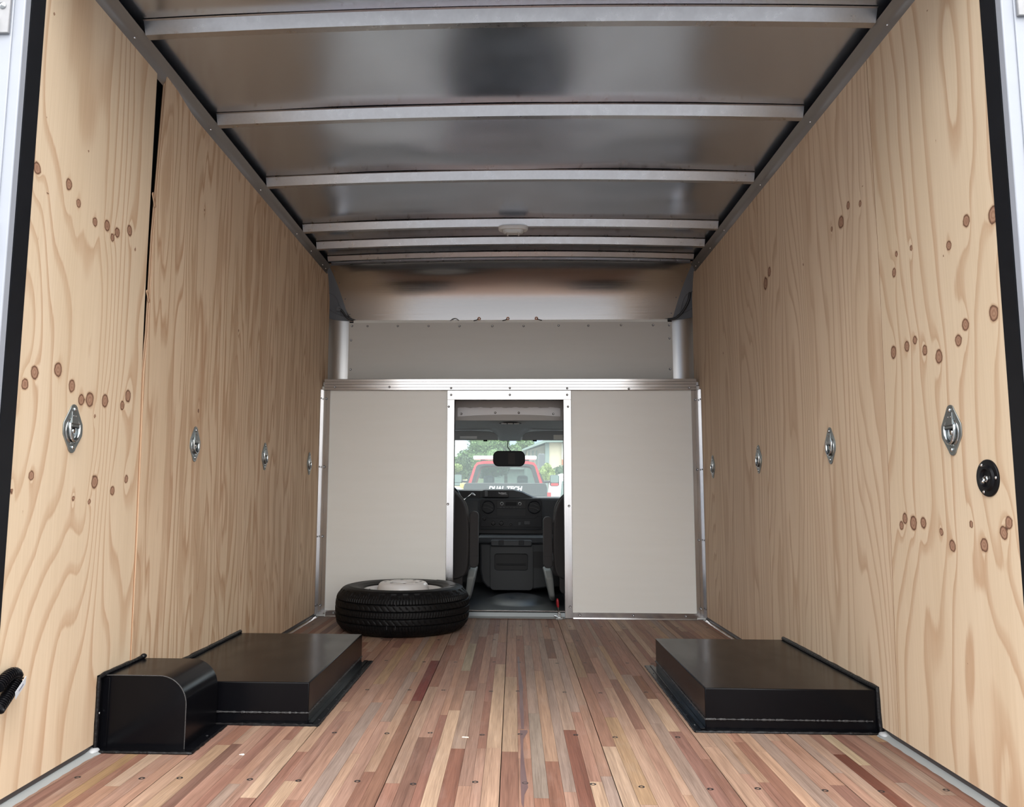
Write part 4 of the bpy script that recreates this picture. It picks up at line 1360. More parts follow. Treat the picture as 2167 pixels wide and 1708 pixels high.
def glass(name, tint, veil=0.0, veil_col=(0.8, 0.85, 0.85), refl=1.0):
    m = bpy.data.materials.new(name)
    m.use_nodes = True
    nt = m.node_tree
    nt.nodes.clear()
    out = nt.nodes.new('ShaderNodeOutputMaterial')
    tr = nt.nodes.new('ShaderNodeBsdfTransparent')
    tr.inputs[0].default_value = (*tint, 1)
    gl = nt.nodes.new('ShaderNodeBsdfGlossy')
    gl.inputs['Roughness'].default_value = 0.02
    fr = nt.nodes.new('ShaderNodeFresnel')
    fr.inputs[0].default_value = 1.35
    mx = nt.nodes.new('ShaderNodeMixShader')
    nt.links.new(fr.outputs[0], mx.inputs[0])
    nt.links.new(tr.outputs[0], mx.inputs[1])
    nt.links.new(gl.outputs[0], mx.inputs[2])
    last = mx.outputs[0]
    if veil:  # pale translucent share mixed in to imitate the washed-out haze beyond the pane
        df = nt.nodes.new('ShaderNodeBsdfTranslucent')
        df.inputs[0].default_value = (*veil_col, 1)
        m2 = nt.nodes.new('ShaderNodeMixShader')
        m2.inputs[0].default_value = veil
        nt.links.new(last, m2.inputs[1])
        nt.links.new(df.outputs[0], m2.inputs[2])
        last = m2.outputs[0]
    nt.links.new(last, out.inputs[0])
    return m


M['windshield'] = glass('tinted_windshield', (0.88, 0.95, 0.93), 0.10, (0.80, 0.90, 0.88))

# shell: back panel, sides, roof, firewall
cab = empty('wall_cab', (0, 5.0, 0), kind='structure')
obj('back_panel', MB().box(-1.10, -0.36, 4.955, 4.975, -0.1, 1.45), M['trim_grey'], cab)
obj('back_panel', MB().box(0.357, 1.10, 4.955, 4.975, -0.1, 1.45), M['trim_grey'], cab)
for s in (-1, 1):
    a = lambda p, q: (min(s * p, s * q), max(s * p, s * q))
    obj('door_panel', MB().box(*a(0.90, 0.98), 4.97, 6.60, -0.1, 0.74), M['trim_grey'], cab)
    obj('roof_side', MB().box(*a(0.84, 0.98), 4.97, 6.05, 1.16, 1.40), M['headliner'], cab)
    obj('door_pillar', MB().box(*a(0.88, 0.98), 4.97, 5.25, 0.74, 1.20), M['trim_grey'], cab)
    obj('screen_pillar', MB().hexa([(s * 0.86, 6.42, 0.70), (s * 0.96, 6.42, 0.70), (s * 0.96, 6.56, 0.70), (s * 0.86, 6.56, 0.70)],
                                   [(s * 0.78, 5.98, 1.16), (s * 0.90, 5.98, 1.16), (s * 0.90, 6.10, 1.16), (s * 0.78, 6.10, 1.16)]), M['headliner'], cab)
obj('firewall', MB().box(-0.98, 0.98, 6.52, 6.60, -0.1, 0.70), M['trim_grey'], cab)
obj('outer_roof', MB().box(-0.98, 0.98, 4.97, 6.08, 1.335, 1.36), M['white_paint'], cab)
# grey cab-back header seen above the doorway, white strip with four screws, black gasket
hd = obj('back_header', MB().box(-0.62, 0.62, 5.06, 5.075, 1.205, 1.40), M['back_grey'], cab)
strip = MB()
n = 40
vs = []
for i in range(n + 1):
    x = -0.332 + 0.657 * i / n
    jag = 0.0022 * math.sin(i * 0.9) + 0.0015 * math.sin(i * 2.3)
    top = 1.287 + jag + (0 if 1 < i < n - 1 else -0.002)
    bot = 1.229 + 0.012 * (1 - (x / 0.33) ** 2)
    vs += [(x, 5.052, bot), (x, 5.054, top), (x, 5.060, top), (x, 5.060, bot)]
fs = [(i * 4 + k, i * 4 + (k + 1) % 4, (i + 1) * 4 + (k + 1) % 4, (i + 1) * 4 + k) for i in range(n) for k in range(4)] + [(0, 1, 2, 3), (n * 4 + 3, n * 4 + 2, n * 4 + 1, n * 4)]
strip.add(vs, fs)
so = obj('trim_8', strip, M['strip_white'], kind='structure')
screws(so, [(-0.308, 1.2465), (-0.090, 1.2535), (0.060, 1.2535), (0.280, 1.2465)], 5.0525)
gk = smooth_path([(-0.62, 5.085, 1.198), (-0.36, 5.085, 1.222), (-0.12, 5.085, 1.238), (0.004, 5.085, 1.246), (0.12, 5.085, 1.238), (0.36, 5.085, 1.222), (0.62, 5.085, 1.198)], 8)
obj('trim_9', MB().tube(gk, 0.0085, 10), M['black_plastic'], smooth=True, kind='structure')

# headliner: sweeps forward and down to the top of the windshield, with two visor hollows
def hl(u, v):
    x = (u * 2 - 1) * 0.90
    y = 5.085 + 0.975 * v
    z = 1.240 - 0.030 * (x / 0.6) ** 2 * (1 - v) + 0.016 * math.sin(math.pi * v) - 0.098 * v ** 1.7
    # dome console blister
    d = math.hypot(x / 0.155, (y - 5.47) / 0.10)
    z -= 0.018 * max(0.0, 1 - d) ** 0.6 if d < 1 else 0
    # recess above each visor, leaving a centre bridge
    e = max(0.0, min(1.0, (abs(x) - 0.085) / 0.06)) * max(0.0, min(1.0, (v - 0.62) / 0.18))
    z += 0.055 * e * (1 if v < 0.999 else 0.9)
    return (x, y, z)
hlo = obj('ceiling_cab', MB().grid(hl, 72, 48), M['headliner'], smooth=True, kind='structure', angle=80)
dm = MB()
obj('dome_console', MB().ball((0.004, 5.46, 1.232), 0.078, 0.055, 0.016, 24, 12), M['trim_grey'], hlo, smooth=True)
for k in (-1, 0, 1):
    obj('map_lens', MB().box(0.004 + k * 0.043 - 0.018, 0.004 + k * 0.043 + 0.018, 5.412, 5.44, 1.2135, 1.222), M['sticker'], hlo, bevel=0.003)
obj('console_ring', MB().tube([(0.004 + 0.075 * math.cos(a), 5.455 + 0.05 * math.sin(a), 1.222) for a in [2 * math.pi * k / 28 for k in range(29)]], 0.0025, 6, caps=False), M['seat_vinyl'], hlo, smooth=True)
# sun visors
for s, lab in ((-1, 'grey fabric sun visor left of windshield centre'), (1, 'grey fabric sun visor right of windshield centre')):
    vz = empty('sun_visor', (s * 0.3, 5.96, 1.14), lab, 'visor', 'sun visors')
    pr = []
    pts = [(0.088, 1.141), (0.092, 1.165), (0.108, 1.190), (0.150, 1.206), (0.30, 1.212), (0.56, 1.208), (0.60, 1.19), (0.60, 1.150), (0.58, 1.139)]
    prf = [(s * p[0], p[1]) for p in pts]
    obj('pad', MB().prism(prf, 'y', 5.950, 5.972), M['visor'], vz, bevel=0.006, seg=3)
    if s < 0:
        obj('label_sticker', MB().box(-0.376, -0.248, 5.9485, 5.9496, 1.150, 1.170), M['sticker'], vz)
    else:
        obj('label_sticker', MB().box(0.325, 0.42, 5.9485, 5.9496, 1.144, 1.180), mat('cream_sticker', (0.92, 0.90, 0.80), 0.6), vz)
    obj('pivot_clip', MB().tube([(s * 0.17, 5.956, 1.137), (s * 0.20, 5.956, 1.137)], 0.006, 8), M['black_plastic'], vz, smooth=True)
# windshield
ws = empty('window_1', (0, 6.2, 0.7), kind='structure')
mb = MB().grid(lambda u, v: ((u * 2 - 1) * (0.88 - 0.09 * v), 6.47 - 0.42 * v - 0.10 * (u * 2 - 1) ** 2, 0.69 + 0.455 * v), 16, 8)
obj('pane', mb, M['windshield'], ws, smooth=True)

# mirror monitor hanging on its cable
mm = empty('mirror_monitor', (-0.008, 5.95, 0.945), 'black rounded rear-view mirror monitor hanging at windshield centre', 'mirror')
obj('housing', MB().prism(rrect(-0.1275, 0.1125, 0.9445, 1.0605, 0.042, 8), 'y', 5.945, 5.985), M['black_plastic'], mm, bevel=0.006, seg=3)
obj('glass', MB().prism(rrect(-0.1215, 0.1065, 0.9495, 1.0545, 0.038, 8), 'y', 5.9432, 5.9452), M['screen'], mm)
obj('display', MB().box(-0.081, 0.064, 5.9424, 5.9433, 0.961, 1.045), mat('monitor_display', (0.004, 0.004, 0.006), 0.12, spec=0.06), mm)
obj('painted_reflection', MB().box(-0.014, 0.038, 5.9416, 5.9425, 0.961, 1.045), mat('monitor_reflection', (0.030, 0.024, 0.022), 0.15, spec=0.06), mm)  # brown patch painted on the screen as its reflection of the rear opening
obj('stem', MB().tube([(0.0, 5.985, 1.005), (0.0, 6.07, 1.015), (0.0, 6.145, 1.025)], 0.011, 10), M['black_plastic'], mm, smooth=True)
obj('cable', MB().tube(smooth_path([(-0.014, 5.955, 1.135), (-0.018, 5.952, 1.115), (-0.020, 5.950, 1.095), (-0.010, 5.950, 1.078), (0.004, 5.952, 1.060)], 6), 0.0032, 8), M['cable'], mm, smooth=True)

# cab floor with a domed mat
fc = obj('floor_cab', MB().grid(lambda u, v: ((u * 2 - 1) * 0.92, 4.945 + 1.6 * v, 0.034 + 0.028 * (lambda d: max(0.0, 1 - (d - 0.55) ** 2 / 0.2) if d < 1.0 else 0.0)(math.hypot(((u * 2 - 1) * 0.92 - 0.05) / 0.20, (4.945 + 1.6 * v - 5.42) / 0.30))), 100, 90), M['mat_rubber'], smooth=True, kind='structure', angle=80)

# dashboard
dash = empty('dashboard', (0, 6.1, 0.45), 'dark grey dashboard with radio, round vents and control knobs', 'dashboard')
mb = MB()
mb.prism([(6.02, 0.45), (6.02, 0.690), (6.035, 0.712), (6.08, 0.722), (6.30, 0.716), (6.50, 0.69), (6.50, 0.45)], 'x', -0.90, 0.90)
obj('body', mb, M['dash'], dash, bevel=0.008, seg=3)
mb = MB()
st = [(-0.90, 0.700), (-0.40, 0.774), (-0.215, 0.772), (-0.19, 0.778), (0.02, 0.778), (0.09, 0.762), (0.13, 0.742), (0.175, 0.722), (0.21, 0.716)]
vs, fs = [], []
for x, z in st:
    vs += [(x, 6.045, 0.66), (x, 6.04, z - 0.010), (x, 6.055, z), (x, 6.30, z - 0.02), (x, 6.46, 0.68)]
for i in range(len(st) - 1):
    for k in range(4):
        fs.append((i * 5 + k, i * 5 + k + 1, (i + 1) * 5 + k + 1, (i + 1) * 5 + k))
mb.add(vs, fs)
obj('cluster_hood', mb, M['dash'], dash, smooth=True, angle=50)
obj('instrument_cowl_recess', MB().box(-0.44, -0.225, 6.035, 6.05, 0.60, 0.755), M['hole'], dash)
obj('face_panel', MB().prism(rrect(-0.232, 0.246, 0.478, 0.702, 0.025), 'y', 5.992, 6.03), M['dash_face'], dash, bevel=0.004)
rim_o, rim_i = rrect(-0.236, 0.250, 0.474, 0.706, 0.028), rrect(-0.227, 0.241, 0.483, 0.697, 0.022)
mb = MB()
nn = len(rim_o)
mb.add([(p[0], 5.990, p[1]) for p in rim_o] + [(p[0], 5.987, p[1]) for p in rim_i] + [(p[0], 6.02, p[1]) for p in rim_o],
       [(i, (i + 1) % nn, nn + (i + 1) % nn, nn + i) for i in range(nn)] + [(i, (i + 1) % nn, 2 * nn + (i + 1) % nn, 2 * nn + i) for i in range(nn)])
obj('face_bezel', mb, M['dash'], dash, smooth=True)
pod = obj('switch_pod', MB().prism(rrect(-0.205, -0.010, 0.713, 0.768, 0.008), 'y', 6.020, 6.06), M['black_plastic'], dash, bevel=0.003)
obj('rocker_switch', MB().prism(rrect(-0.190, -0.168, 0.718, 0.762, 0.005), 'y', 6.010, 6.022), M['trim_grey'], pod, bevel=0.003)
for k in range(3):
    obj('blank', MB().box(-0.160 + k * 0.026, -0.138 + k * 0.026, 6.017, 6.021, 0.719, 0.761), M['dash_face'], pod, bevel=0.001)
def text(name, body, size, loc, material, parent, rot=(math.pi / 2, 0, 0), extrude=0.0004, shear=0.0, bold=0.0, ax='LEFT', xs=1.0):
    c_ = bpy.data.curves.new(name, 'FONT')
    c_.body = body
    c_.size = size
    c_.extrude = extrude
    c_.shear = shear
    c_.offset = bold
    c_.align_x = ax
    c_.materials.append(material)
    tmp = bpy.data.objects.new('tmp', c_)
    COL.objects.link(tmp)
    me_ = bpy.data.meshes.new_from_object(tmp.evaluated_get(bpy.context.evaluated_depsgraph_get()))
    me_.name = name
    bpy.data.objects.remove(tmp)
    o_ = bpy.data.objects.new(name, me_)
    COL.objects.link(o_)
    o_.parent = parent
    o_.location = Vector(loc) - ORG[parent.name]
    o_.rotation_euler = rot
    o_.scale = (xs, 1, 1)
    ORG[o_.name] = Vector(loc)
    return o_
text('lettering', 'Rockport', 0.0155, (-0.088, 6.0195, 0.7415), M['print_white'], pod, bold=0.0003)
text('lettering', 'commercial vehicles', 0.0062, (-0.072, 6.0195, 0.7335), M['print_white'], pod)
for x, nm in ((-0.164, 0), (0.182, 0)):
    v_ = obj('air_vent', MB().lathe([(0.050, 0.0), (0.050, -0.006), (0.046, -0.008), (0.042, -0.004), (0.042, 0.02)], (x, 5.990, 0.642), axis='y', n=36), M['dash_face'], dash, smooth=True)
    obj('vent_throat', MB().lathe([(0.042, 0.003), (0.0, 0.010)], (x, 5.990, 0.642), axis='y', n=28), M['hole'], v_)
    for dz in (-0.012, 0.014):
        obj('louvre', MB().tube(smooth_path([(x - 0.036, 5.986, 0.642 + dz + 0.012), (x, 5.984, 0.642 + dz + 0.006), (x + 0.034, 5.986, 0.642 + dz - 0.010)], 5), 0.0022, 6), M['seat_vinyl'], v_, smooth=True)
rd = obj('radio', MB().prism(rrect(-0.100, 0.118, 0.630, 0.692, 0.006), 'y', 5.986, 6.0), M['black_plastic'], dash, bevel=0.001)
obj('radio_display', MB().prism(rrect(-0.036, 0.050, 0.652, 0.680, 0.006), 'y', 5.984, 5.987), M['screen'], rd)
for x in (-0.061, 0.073):
    k_ = obj('radio_knob', MB().lathe([(0.012, 0.0), (0.012, -0.012), (0.009, -0.013), (0.0065, -0.012)], (x, 5.986, 0.668), axis='y', n=20), M['ring_white'], rd, smooth=True)
    obj('knob_centre', MB().lathe([(0.0085, -0.013), (0.007, -0.016), (0.0, -0.016)], (x, 5.986, 0.668), axis='y', n=16), M['hole'], k_, smooth=True)
for k in range(7):
    obj('preset_button', MB().box(-0.078 + k * 0.025, -0.064 + k * 0.025, 5.984, 5.987, 0.636, 0.643), M['dash'], rd, bevel=0.001)
obj('storage_slot', MB().box(-0.095, 0.113, 5.988, 6.0, 0.578, 0.620), M['hole'], dash)
obj('slot_lip', MB().box(-0.098, 0.116, 5.984, 5.993, 0.6195, 0.6245), M['dash'], dash, bevel=0.001)
lp = MB().prism([(-0.220, 0.496), (0.238, 0.496), (0.238, 0.577), (0.205, 0.577), (0.185, 0.560), (-0.165, 0.560), (-0.185, 0.577), (-0.220, 0.577)], 'y', 5.986, 5.995)
lpo = obj('control_plate', lp, M['dash_face'], dash, bevel=0.0015)
for x, z, r in ((-0.192, 0.556, 0.013), (-0.125, 0.524, 0.0165), (-0.065, 0.524, 0.0165), (0.006, 0.514, 0.010)):
    kn = obj('control_knob', MB().lathe([(r, 0.0), (r, -0.010), (r * 0.8, -0.013), (0.0, -0.013)], (x, 5.986, z), axis='y', n=24), M['black_plastic'], lpo, smooth=True)
    obj('knob_ring', MB().tube([(x + r * 1.3 * math.cos(a), 5.9855, z + r * 1.3 * math.sin(a)) for a in [math.radians(40 + 200 * k / 14) for k in range(15)]], 0.0011, 5), M['dash'], kn, smooth=True)
    obj('knob_pointer', MB().box(x - 0.0015, x + 0.0015, 5.971, 5.974, z, z + r * 0.8), M['dash'], kn)
for x0, x1, z0, z1 in ((0.060, 0.080, 0.508, 0.534), (0.104, 0.148, 0.513, 0.541)):
    obj('push_button', MB().prism(rrect(x0, x1, z0, z1, 0.003), 'y', 5.980, 5.987), M['dash'], lpo, bevel=0.0015)
obj('under_dash_gap', MB().box(-0.60, 0.60, 6.0, 6.05, 0.446, 0.478), M['hole'], dash)

# engine cover between the seats
ec = empty('engine_cover', (0.0, 5.95, 0.034), 'dark grey engine cover with cup holder tray and open bin below dash', 'engine cover')
pts = [(-0.215, 0.385), (-0.215, 0.20), (-0.20, 0.12), (-0.165, 0.075), (-0.10, 0.055), (0.12, 0.055), (0.26, 0.075), (0.42, 0.08), (0.42, 0.385)]
obj('body', MB().prism(pts, 'y', 5.80, 6.40), M['dash'], ec, bevel=0.012, seg=3)
obj('ledge', MB().prism([(5.79, 0.384), (5.785, 0.398), (5.80, 0.428), (5.83, 0.440), (5.99, 0.441), (5.99, 0.384)], 'x', -0.225, 0.42), M['dash'], ec, bevel=0.004)
bn = [(-0.128, 0.376), (-0.134, 0.17), (-0.105, 0.085), (-0.07, 0.065), (0.10, 0.065), (0.150, 0.095), (0.164, 0.376)]
# bin panel with a real opening
ow = [(-0.140, 0.060), (0.165, 0.060), (0.165, 0.378), (-0.140, 0.378)]
mb = MB()
hole = rrect(-0.110, 0.128, 0.199, 0.314, 0.020)
outer = rrect(-0.140, 0.165, 0.058, 0.378, 0.028)
nn = len(hole)
yF = 5.772
mb.add([(p[0], yF, p[1]) for p in outer] + [(p[0], yF, p[1]) for p in hole] + [(p[0], yF + 0.03, p[1]) for p in outer] + [(p[0], yF + 0.03, p[1]) for p in hole],
       [(i, (i + 1) % nn, nn + (i + 1) % nn, nn + i) for i in range(nn)] + [(i, (i + 1) % nn, 2 * nn + (i + 1) % nn, 2 * nn + i) for i in range(nn)] +
       [(nn + i, nn + (i + 1) % nn, 3 * nn + (i + 1) % nn, 3 * nn + i) for i in range(nn)])
bp = obj('bin_panel', mb, M['dash'], ec, bevel=0.003)
obj('bin_inside', MB().box(-0.112, 0.130, yF + 0.022, yF + 0.028, 0.195, 0.318), M['hole'], bp)
obj('bin_shelf', MB().box(-0.095, 0.113, yF + 0.006, yF + 0.022, 0.235, 0.243), M['dash_face'], bp, bevel=0.001)
obj('side_pocket', MB().box(0.168, 0.30, 5.794, 5.801, 0.215, 0.33), M['hole'], ec)
tr_ = obj('cup_tray', MB().prism(rrect(-0.138, 0.158, 0.368, 0.412, 0.014), 'y', 5.735, 5.80), M['dash'], ec, bevel=0.008, seg=3)
for x in (-0.062, 0.082):
    obj('tray_notch', MB().box(x - 0.018, x + 0.018, 5.732, 5.745, 0.379, 0.412), M['dash_face'], tr_, bevel=0.002)

# seats
def seat(s, label):
    cx = s * 0.545 if s < 0 else 0.565
    hw = 0.285
    t = empty('bucket_seat', (cx, 5.45, 0.034), label, 'seat', 'front seats in the cab')
    # backrest: outline in x-z, seen from behind, leaning back a little
    o = []
    inx = lambda w: w
    pts = [(-hw * 0.86, 0.17), (-hw, 0.24), (-hw, 0.56), (-hw * 0.93, 0.68), (-hw * 0.66, 0.765), (-hw * 0.3, 0.80), (hw * 0.3, 0.80), (hw * 0.66, 0.765), (hw * 0.93, 0.68), (hw, 0.56), (hw, 0.24), (hw * 0.86, 0.17)]
    def ring(y, k):
        return [(cx + p[0] * k, y + (0.62 - p[1]) * 0.10, 0.48 + (p[1] - 0.48) * k) for p in pts]
    rings = [ring(5.185, 0.90), ring(5.165, 0.965), ring(5.185, 1.0), ring(5.27, 1.0), ring(5.31, 0.96), ring(5.32, 0.88)]
    mb = MB()
    n = len(pts)
    mb.add([p for r in rings for p in r], [(i * n + k, i * n + (k + 1) % n, (i + 1) * n + (k + 1) % n, (i + 1) * n + k) for i in range(5) for k in range(n)] + [tuple(range(n)), tuple(5 * n + k for k in range(n - 1, -1, -1))])
    b_ = obj('backrest', mb, M['fabric'], t, smooth=True, subsurf=2, angle=180)
    obj('piping', MB().tube(smooth_path([(p[0], p[1] + 0.05, p[2] - 0.004) for p in ring(5.185, 0.985)[2:10]], 5), 0.004, 6), M['seat_vinyl'], b_, smooth=True)
    obj('headrest', MB().ball((cx, 5.235, 0.90), 0.13, 0.05, 0.09, 18, 12), M['fabric'], t, smooth=True)
    obj('cushion', MB().prism(rrect(cx - hw, cx + hw, 0.20, 0.33, 0.04), 'y', 5.30, 5.74), M['fabric'], t, bevel=0.03, seg=3)
    # armrest folded up on the inner side
    ax0, ax1 = (-0.262, -0.203) if s < 0 else (0.220, 0.279)
    zt = 0.625 if s < 0 else 0.592
    ar = obj('armrest', MB().prism(rrect(ax0, ax1, 0.262, zt, 0.027, 6), 'y', 5.225, 5.31), M['fabric'], t, bevel=0.008, seg=3)
    obj('armrest_seam', MB().box(ax0 - 0.0006, ax1 + 0.0006, 5.2235, 5.2255, 0.3385, 0.3405), M['hole'], ar)
    # pale side shield of the seat base
    e = s * 0.215 if s < 0 else 0.222
    q = lambda x: x
    w_ = -1 if s < 0 else 1
    sh = [(5.24, 0.20), (5.30, 0.245), (5.52, 0.25), (5.60, 0.16), (5.54, 0.07), (5.42, 0.040), (5.33, 0.044), (5.27, 0.08)]
    mb = MB()
    n = len(sh)
    mb.add([(e + w_ * (0.0 + 0.22 * (0.25 - p[1])), p[0], p[1]) for p in sh] + [(e + w_ * (0.055 + 0.10 * (0.25 - p[1])), p[0], p[1]) for p in sh],
           [(i, (i + 1) % n, n + (i + 1) % n, n + i) for i in range(n)] + [tuple(range(n - 1, -1, -1)), tuple(range(n, 2 * n))])
    obj('side_shield', mb, M['seat_base'], t, bevel=0.012, seg=3)
    obj('pedestal', MB().box(cx - 0.20, cx + 0.20, 5.32, 5.66, 0.034, 0.21), M['trim_grey'], t, bevel=0.01)
    obj('back_skirt', MB().prism(rrect(cx - 0.24, cx + 0.24, 0.10, 0.23, 0.03), 'y', 5.24, 5.30), M['fabric'], t, bevel=0.01)
    return t
seat(-1, 'dark fabric driver seat with folded armrest at left of doorway')
seat(1, 'dark fabric passenger seat with folded armrest at right of doorway')
# steering wheel and column lever
stw = empty('steering_wheel', (-0.53, 5.72, 0.6), 'black steering wheel and column lever beyond the left seat', 'steering wheel')
ax = Vector((0, -math.cos(math.radians(35)), math.sin(math.radians(35))))
e1, e2 = Vector((1, 0, 0)), Vector((0, math.sin(math.radians(35)), math.cos(math.radians(35))))
C0 = Vector((-0.545, 5.72, 0.66))
obj('rim', MB().tube([tuple(C0 + (e1 * math.cos(a) + e2 * math.sin(a)) * 0.195) for a in [2 * math.pi * k / 40 for k in range(41)]], 0.015, 10, caps=False), M['black_plastic'], stw, smooth=True)
obj('hub', MB().ball(tuple(C0), 0.09, 0.05, 0.07, 16, 10), M['black_plastic'], stw, smooth=True)
for a in (20, 160, 270):
    d = (e1 * math.cos(math.radians(a)) + e2 * math.sin(math.radians(a)))
    obj('spoke', MB().tube([tuple(C0 + d * 0.05), tuple(C0 + d * 0.19)], [0.022, 0.013], 8), M['black_plastic'], stw, smooth=True)
obj('column', MB().tube([tuple(C0), (-0.545, 5.99, 0.56)], 0.045, 12), M['trim_grey'], stw, smooth=True)
lv = obj('gear_lever', MB().tube([(-0.42, 5.86, 0.66), (-0.325, 5.80, 0.70), (-0.272, 5.78, 0.742)], 0.004, 8), M['chrome'], stw, smooth=True)
obj('lever_knob', MB().tube([(-0.278, 5.78, 0.744), (-0.270, 5.778, 0.740), (-0.262, 5.776, 0.735), (-0.25, 5.774, 0.728)], [0.004, 0.007, 0.007, 0.004], 10), M['ring_white'], lv, smooth=True)

# ================================================================== OUTSIDE
GZ = -0.87
M['asphalt'] = mat('grey_asphalt', (0.15, 0.15, 0.155), 0.85, noise=((0.6, 0.6, 0.6), 0.8, (0.12, 0.12, 0.125)))
M['red_paint'] = mat('red_truck_paint', (0.50, 0.03, 0.045), 0.3, coat=0.5)
M['truck_black'] = mat('black_truck_panel', (0.018, 0.022, 0.024), 0.45)
M['truck_glass'] = glass('truck_glass', (0.50, 0.60, 0.60), 0.05, (0.6, 0.75, 0.75))
M['mirror_glass'] = mat('truck_mirror_glass', (0.16, 0.22, 0.21), 0.1, 0.8)
M['cream'] = mat('cream_stucco', (0.60, 0.54, 0.40), 0.8, noise=((3, 3, 3), 0.7, (0.55, 0.49, 0.36)))
M['cream_side'] = mat('pale_siding', (0.52, 0.51, 0.44), 0.8)
M['green_trim'] = mat('grey_green_trim', (0.20, 0.26, 0.24), 0.6)
M['shingle'] = mat('grey_brown_shingles', (0.25, 0.22, 0.19), 0.9, noise=((3, 3, 12), 0.6, (0.20, 0.18, 0.16)))
M['grass'] = mat('dry_grass', (0.22, 0.22, 0.09), 0.95, noise=((2, 2, 2), 0.7, (0.28, 0.22, 0.11)))
M['concrete'] = mat('pale_concrete', (0.62, 0.60, 0.55), 0.85)
M['brick_red'] = mat('orange_band', (0.42, 0.17, 0.09), 0.7)
M['lamp_yellow'] = mat('yellow_reflector', (0.62, 0.66, 0.18), 0.4)
M['red_lens'] = mat('red_lens', (0.45, 0.03, 0.04), 0.3)
obj('ground', MB().box(-150, 150, -80, 120, GZ - 0.2, GZ), M['asphalt'], kind='structure')
obj('road_verge', MB().box(-60, -1.6, 26, 34, GZ, GZ + 0.05), M['concrete'], kind='structure')
obj('grass_verge', MB().grid(lambda u, v: (-60 + 58.5 * u, 34 + 12 * v, GZ + 0.05 + 2.4 * min(1.0, v * 1.3) + 0.10 * math.sin(u * 90) * v), 80, 8), M['grass'], kind='structure')

# red pickup with a white light bar
trk = empty('pickup_truck', (-0.16, 19.5, GZ), 'red pickup truck with white roof light bar and black lettered tailgate', 'truck')
CX = -0.165
def ring_frame(y, thick, outer, inner):
    nn = len(outer)
    mb = MB()
    mb.add([(p[0], y, p[1]) for p in outer] + [(p[0], y, p[1]) for p in inner] + [(p[0], y + thick, p[1]) for p in outer] + [(p[0], y + thick, p[1]) for p in inner],
           [(i, (i + 1) % nn, nn + (i + 1) % nn, nn + i) for i in range(nn)] + [(2 * nn + i, 2 * nn + (i + 1) % nn, 3 * nn + (i + 1) % nn, 3 * nn + i) for i in range(nn)] +
           [(i, (i + 1) % nn, 2 * nn + (i + 1) % nn, 2 * nn + i) for i in range(nn)] + [(nn + i, nn + (i + 1) % nn, 3 * nn + (i + 1) % nn, 3 * nn + i) for i in range(nn)])
    return mb
k = 18.4 / 18.0
def T(x, z):
    """cab outline coordinates about the cab centre line"""
    return (CX + x, z)
outer = [T(-0.93, 0.55), T(0.93, 0.55), T(0.925, 0.90), T(0.88, 1.02), T(0.79, 1.22), T(0.715, 1.42), T(0.66, 1.485), T(0.52, 1.515), T(0.0, 1.53), T(-0.52, 1.515), T(-0.66, 1.485), T(-0.715, 1.42), T(-0.79, 1.22), T(-0.88, 1.02), T(-0.925, 0.90)]
inner = [T(-0.74, 0.90), T(0.74, 0.90), T(0.76, 0.93), T(0.74, 1.02), T(0.69, 1.20), T(0.635, 1.38), T(0.59, 1.42), T(0.48, 1.435), T(0.0, 1.445), T(-0.48, 1.435), T(-0.59, 1.42), T(-0.635, 1.38), T(-0.69, 1.20), T(-0.74, 1.02), T(-0.76, 0.93)]
rear = obj('cab_rear', ring_frame(18.4, 0.06, outer, inner), M['red_paint'], trk)
obj('cab_front', ring_frame(20.3, 0.06, outer, inner), M['red_paint'], trk)
obj('rear_glass', MB().prism(inner, 'y', 18.42, 18.43), M['truck_glass'], rear)
gs = [T(0.0 + 0.0, 0)]
ri = [( CX + (p[0] - CX) * 0.93, 1.18 + (p[1] - 1.18) * 0.90) for p in inner]
obj('glass_surround', ring_frame(18.395, 0.01, [(CX + (p[0] - CX) * 1.06, 1.18 + (p[1] - 1.18) * 1.06) for p in inner], ri), M['truck_black'], rear)
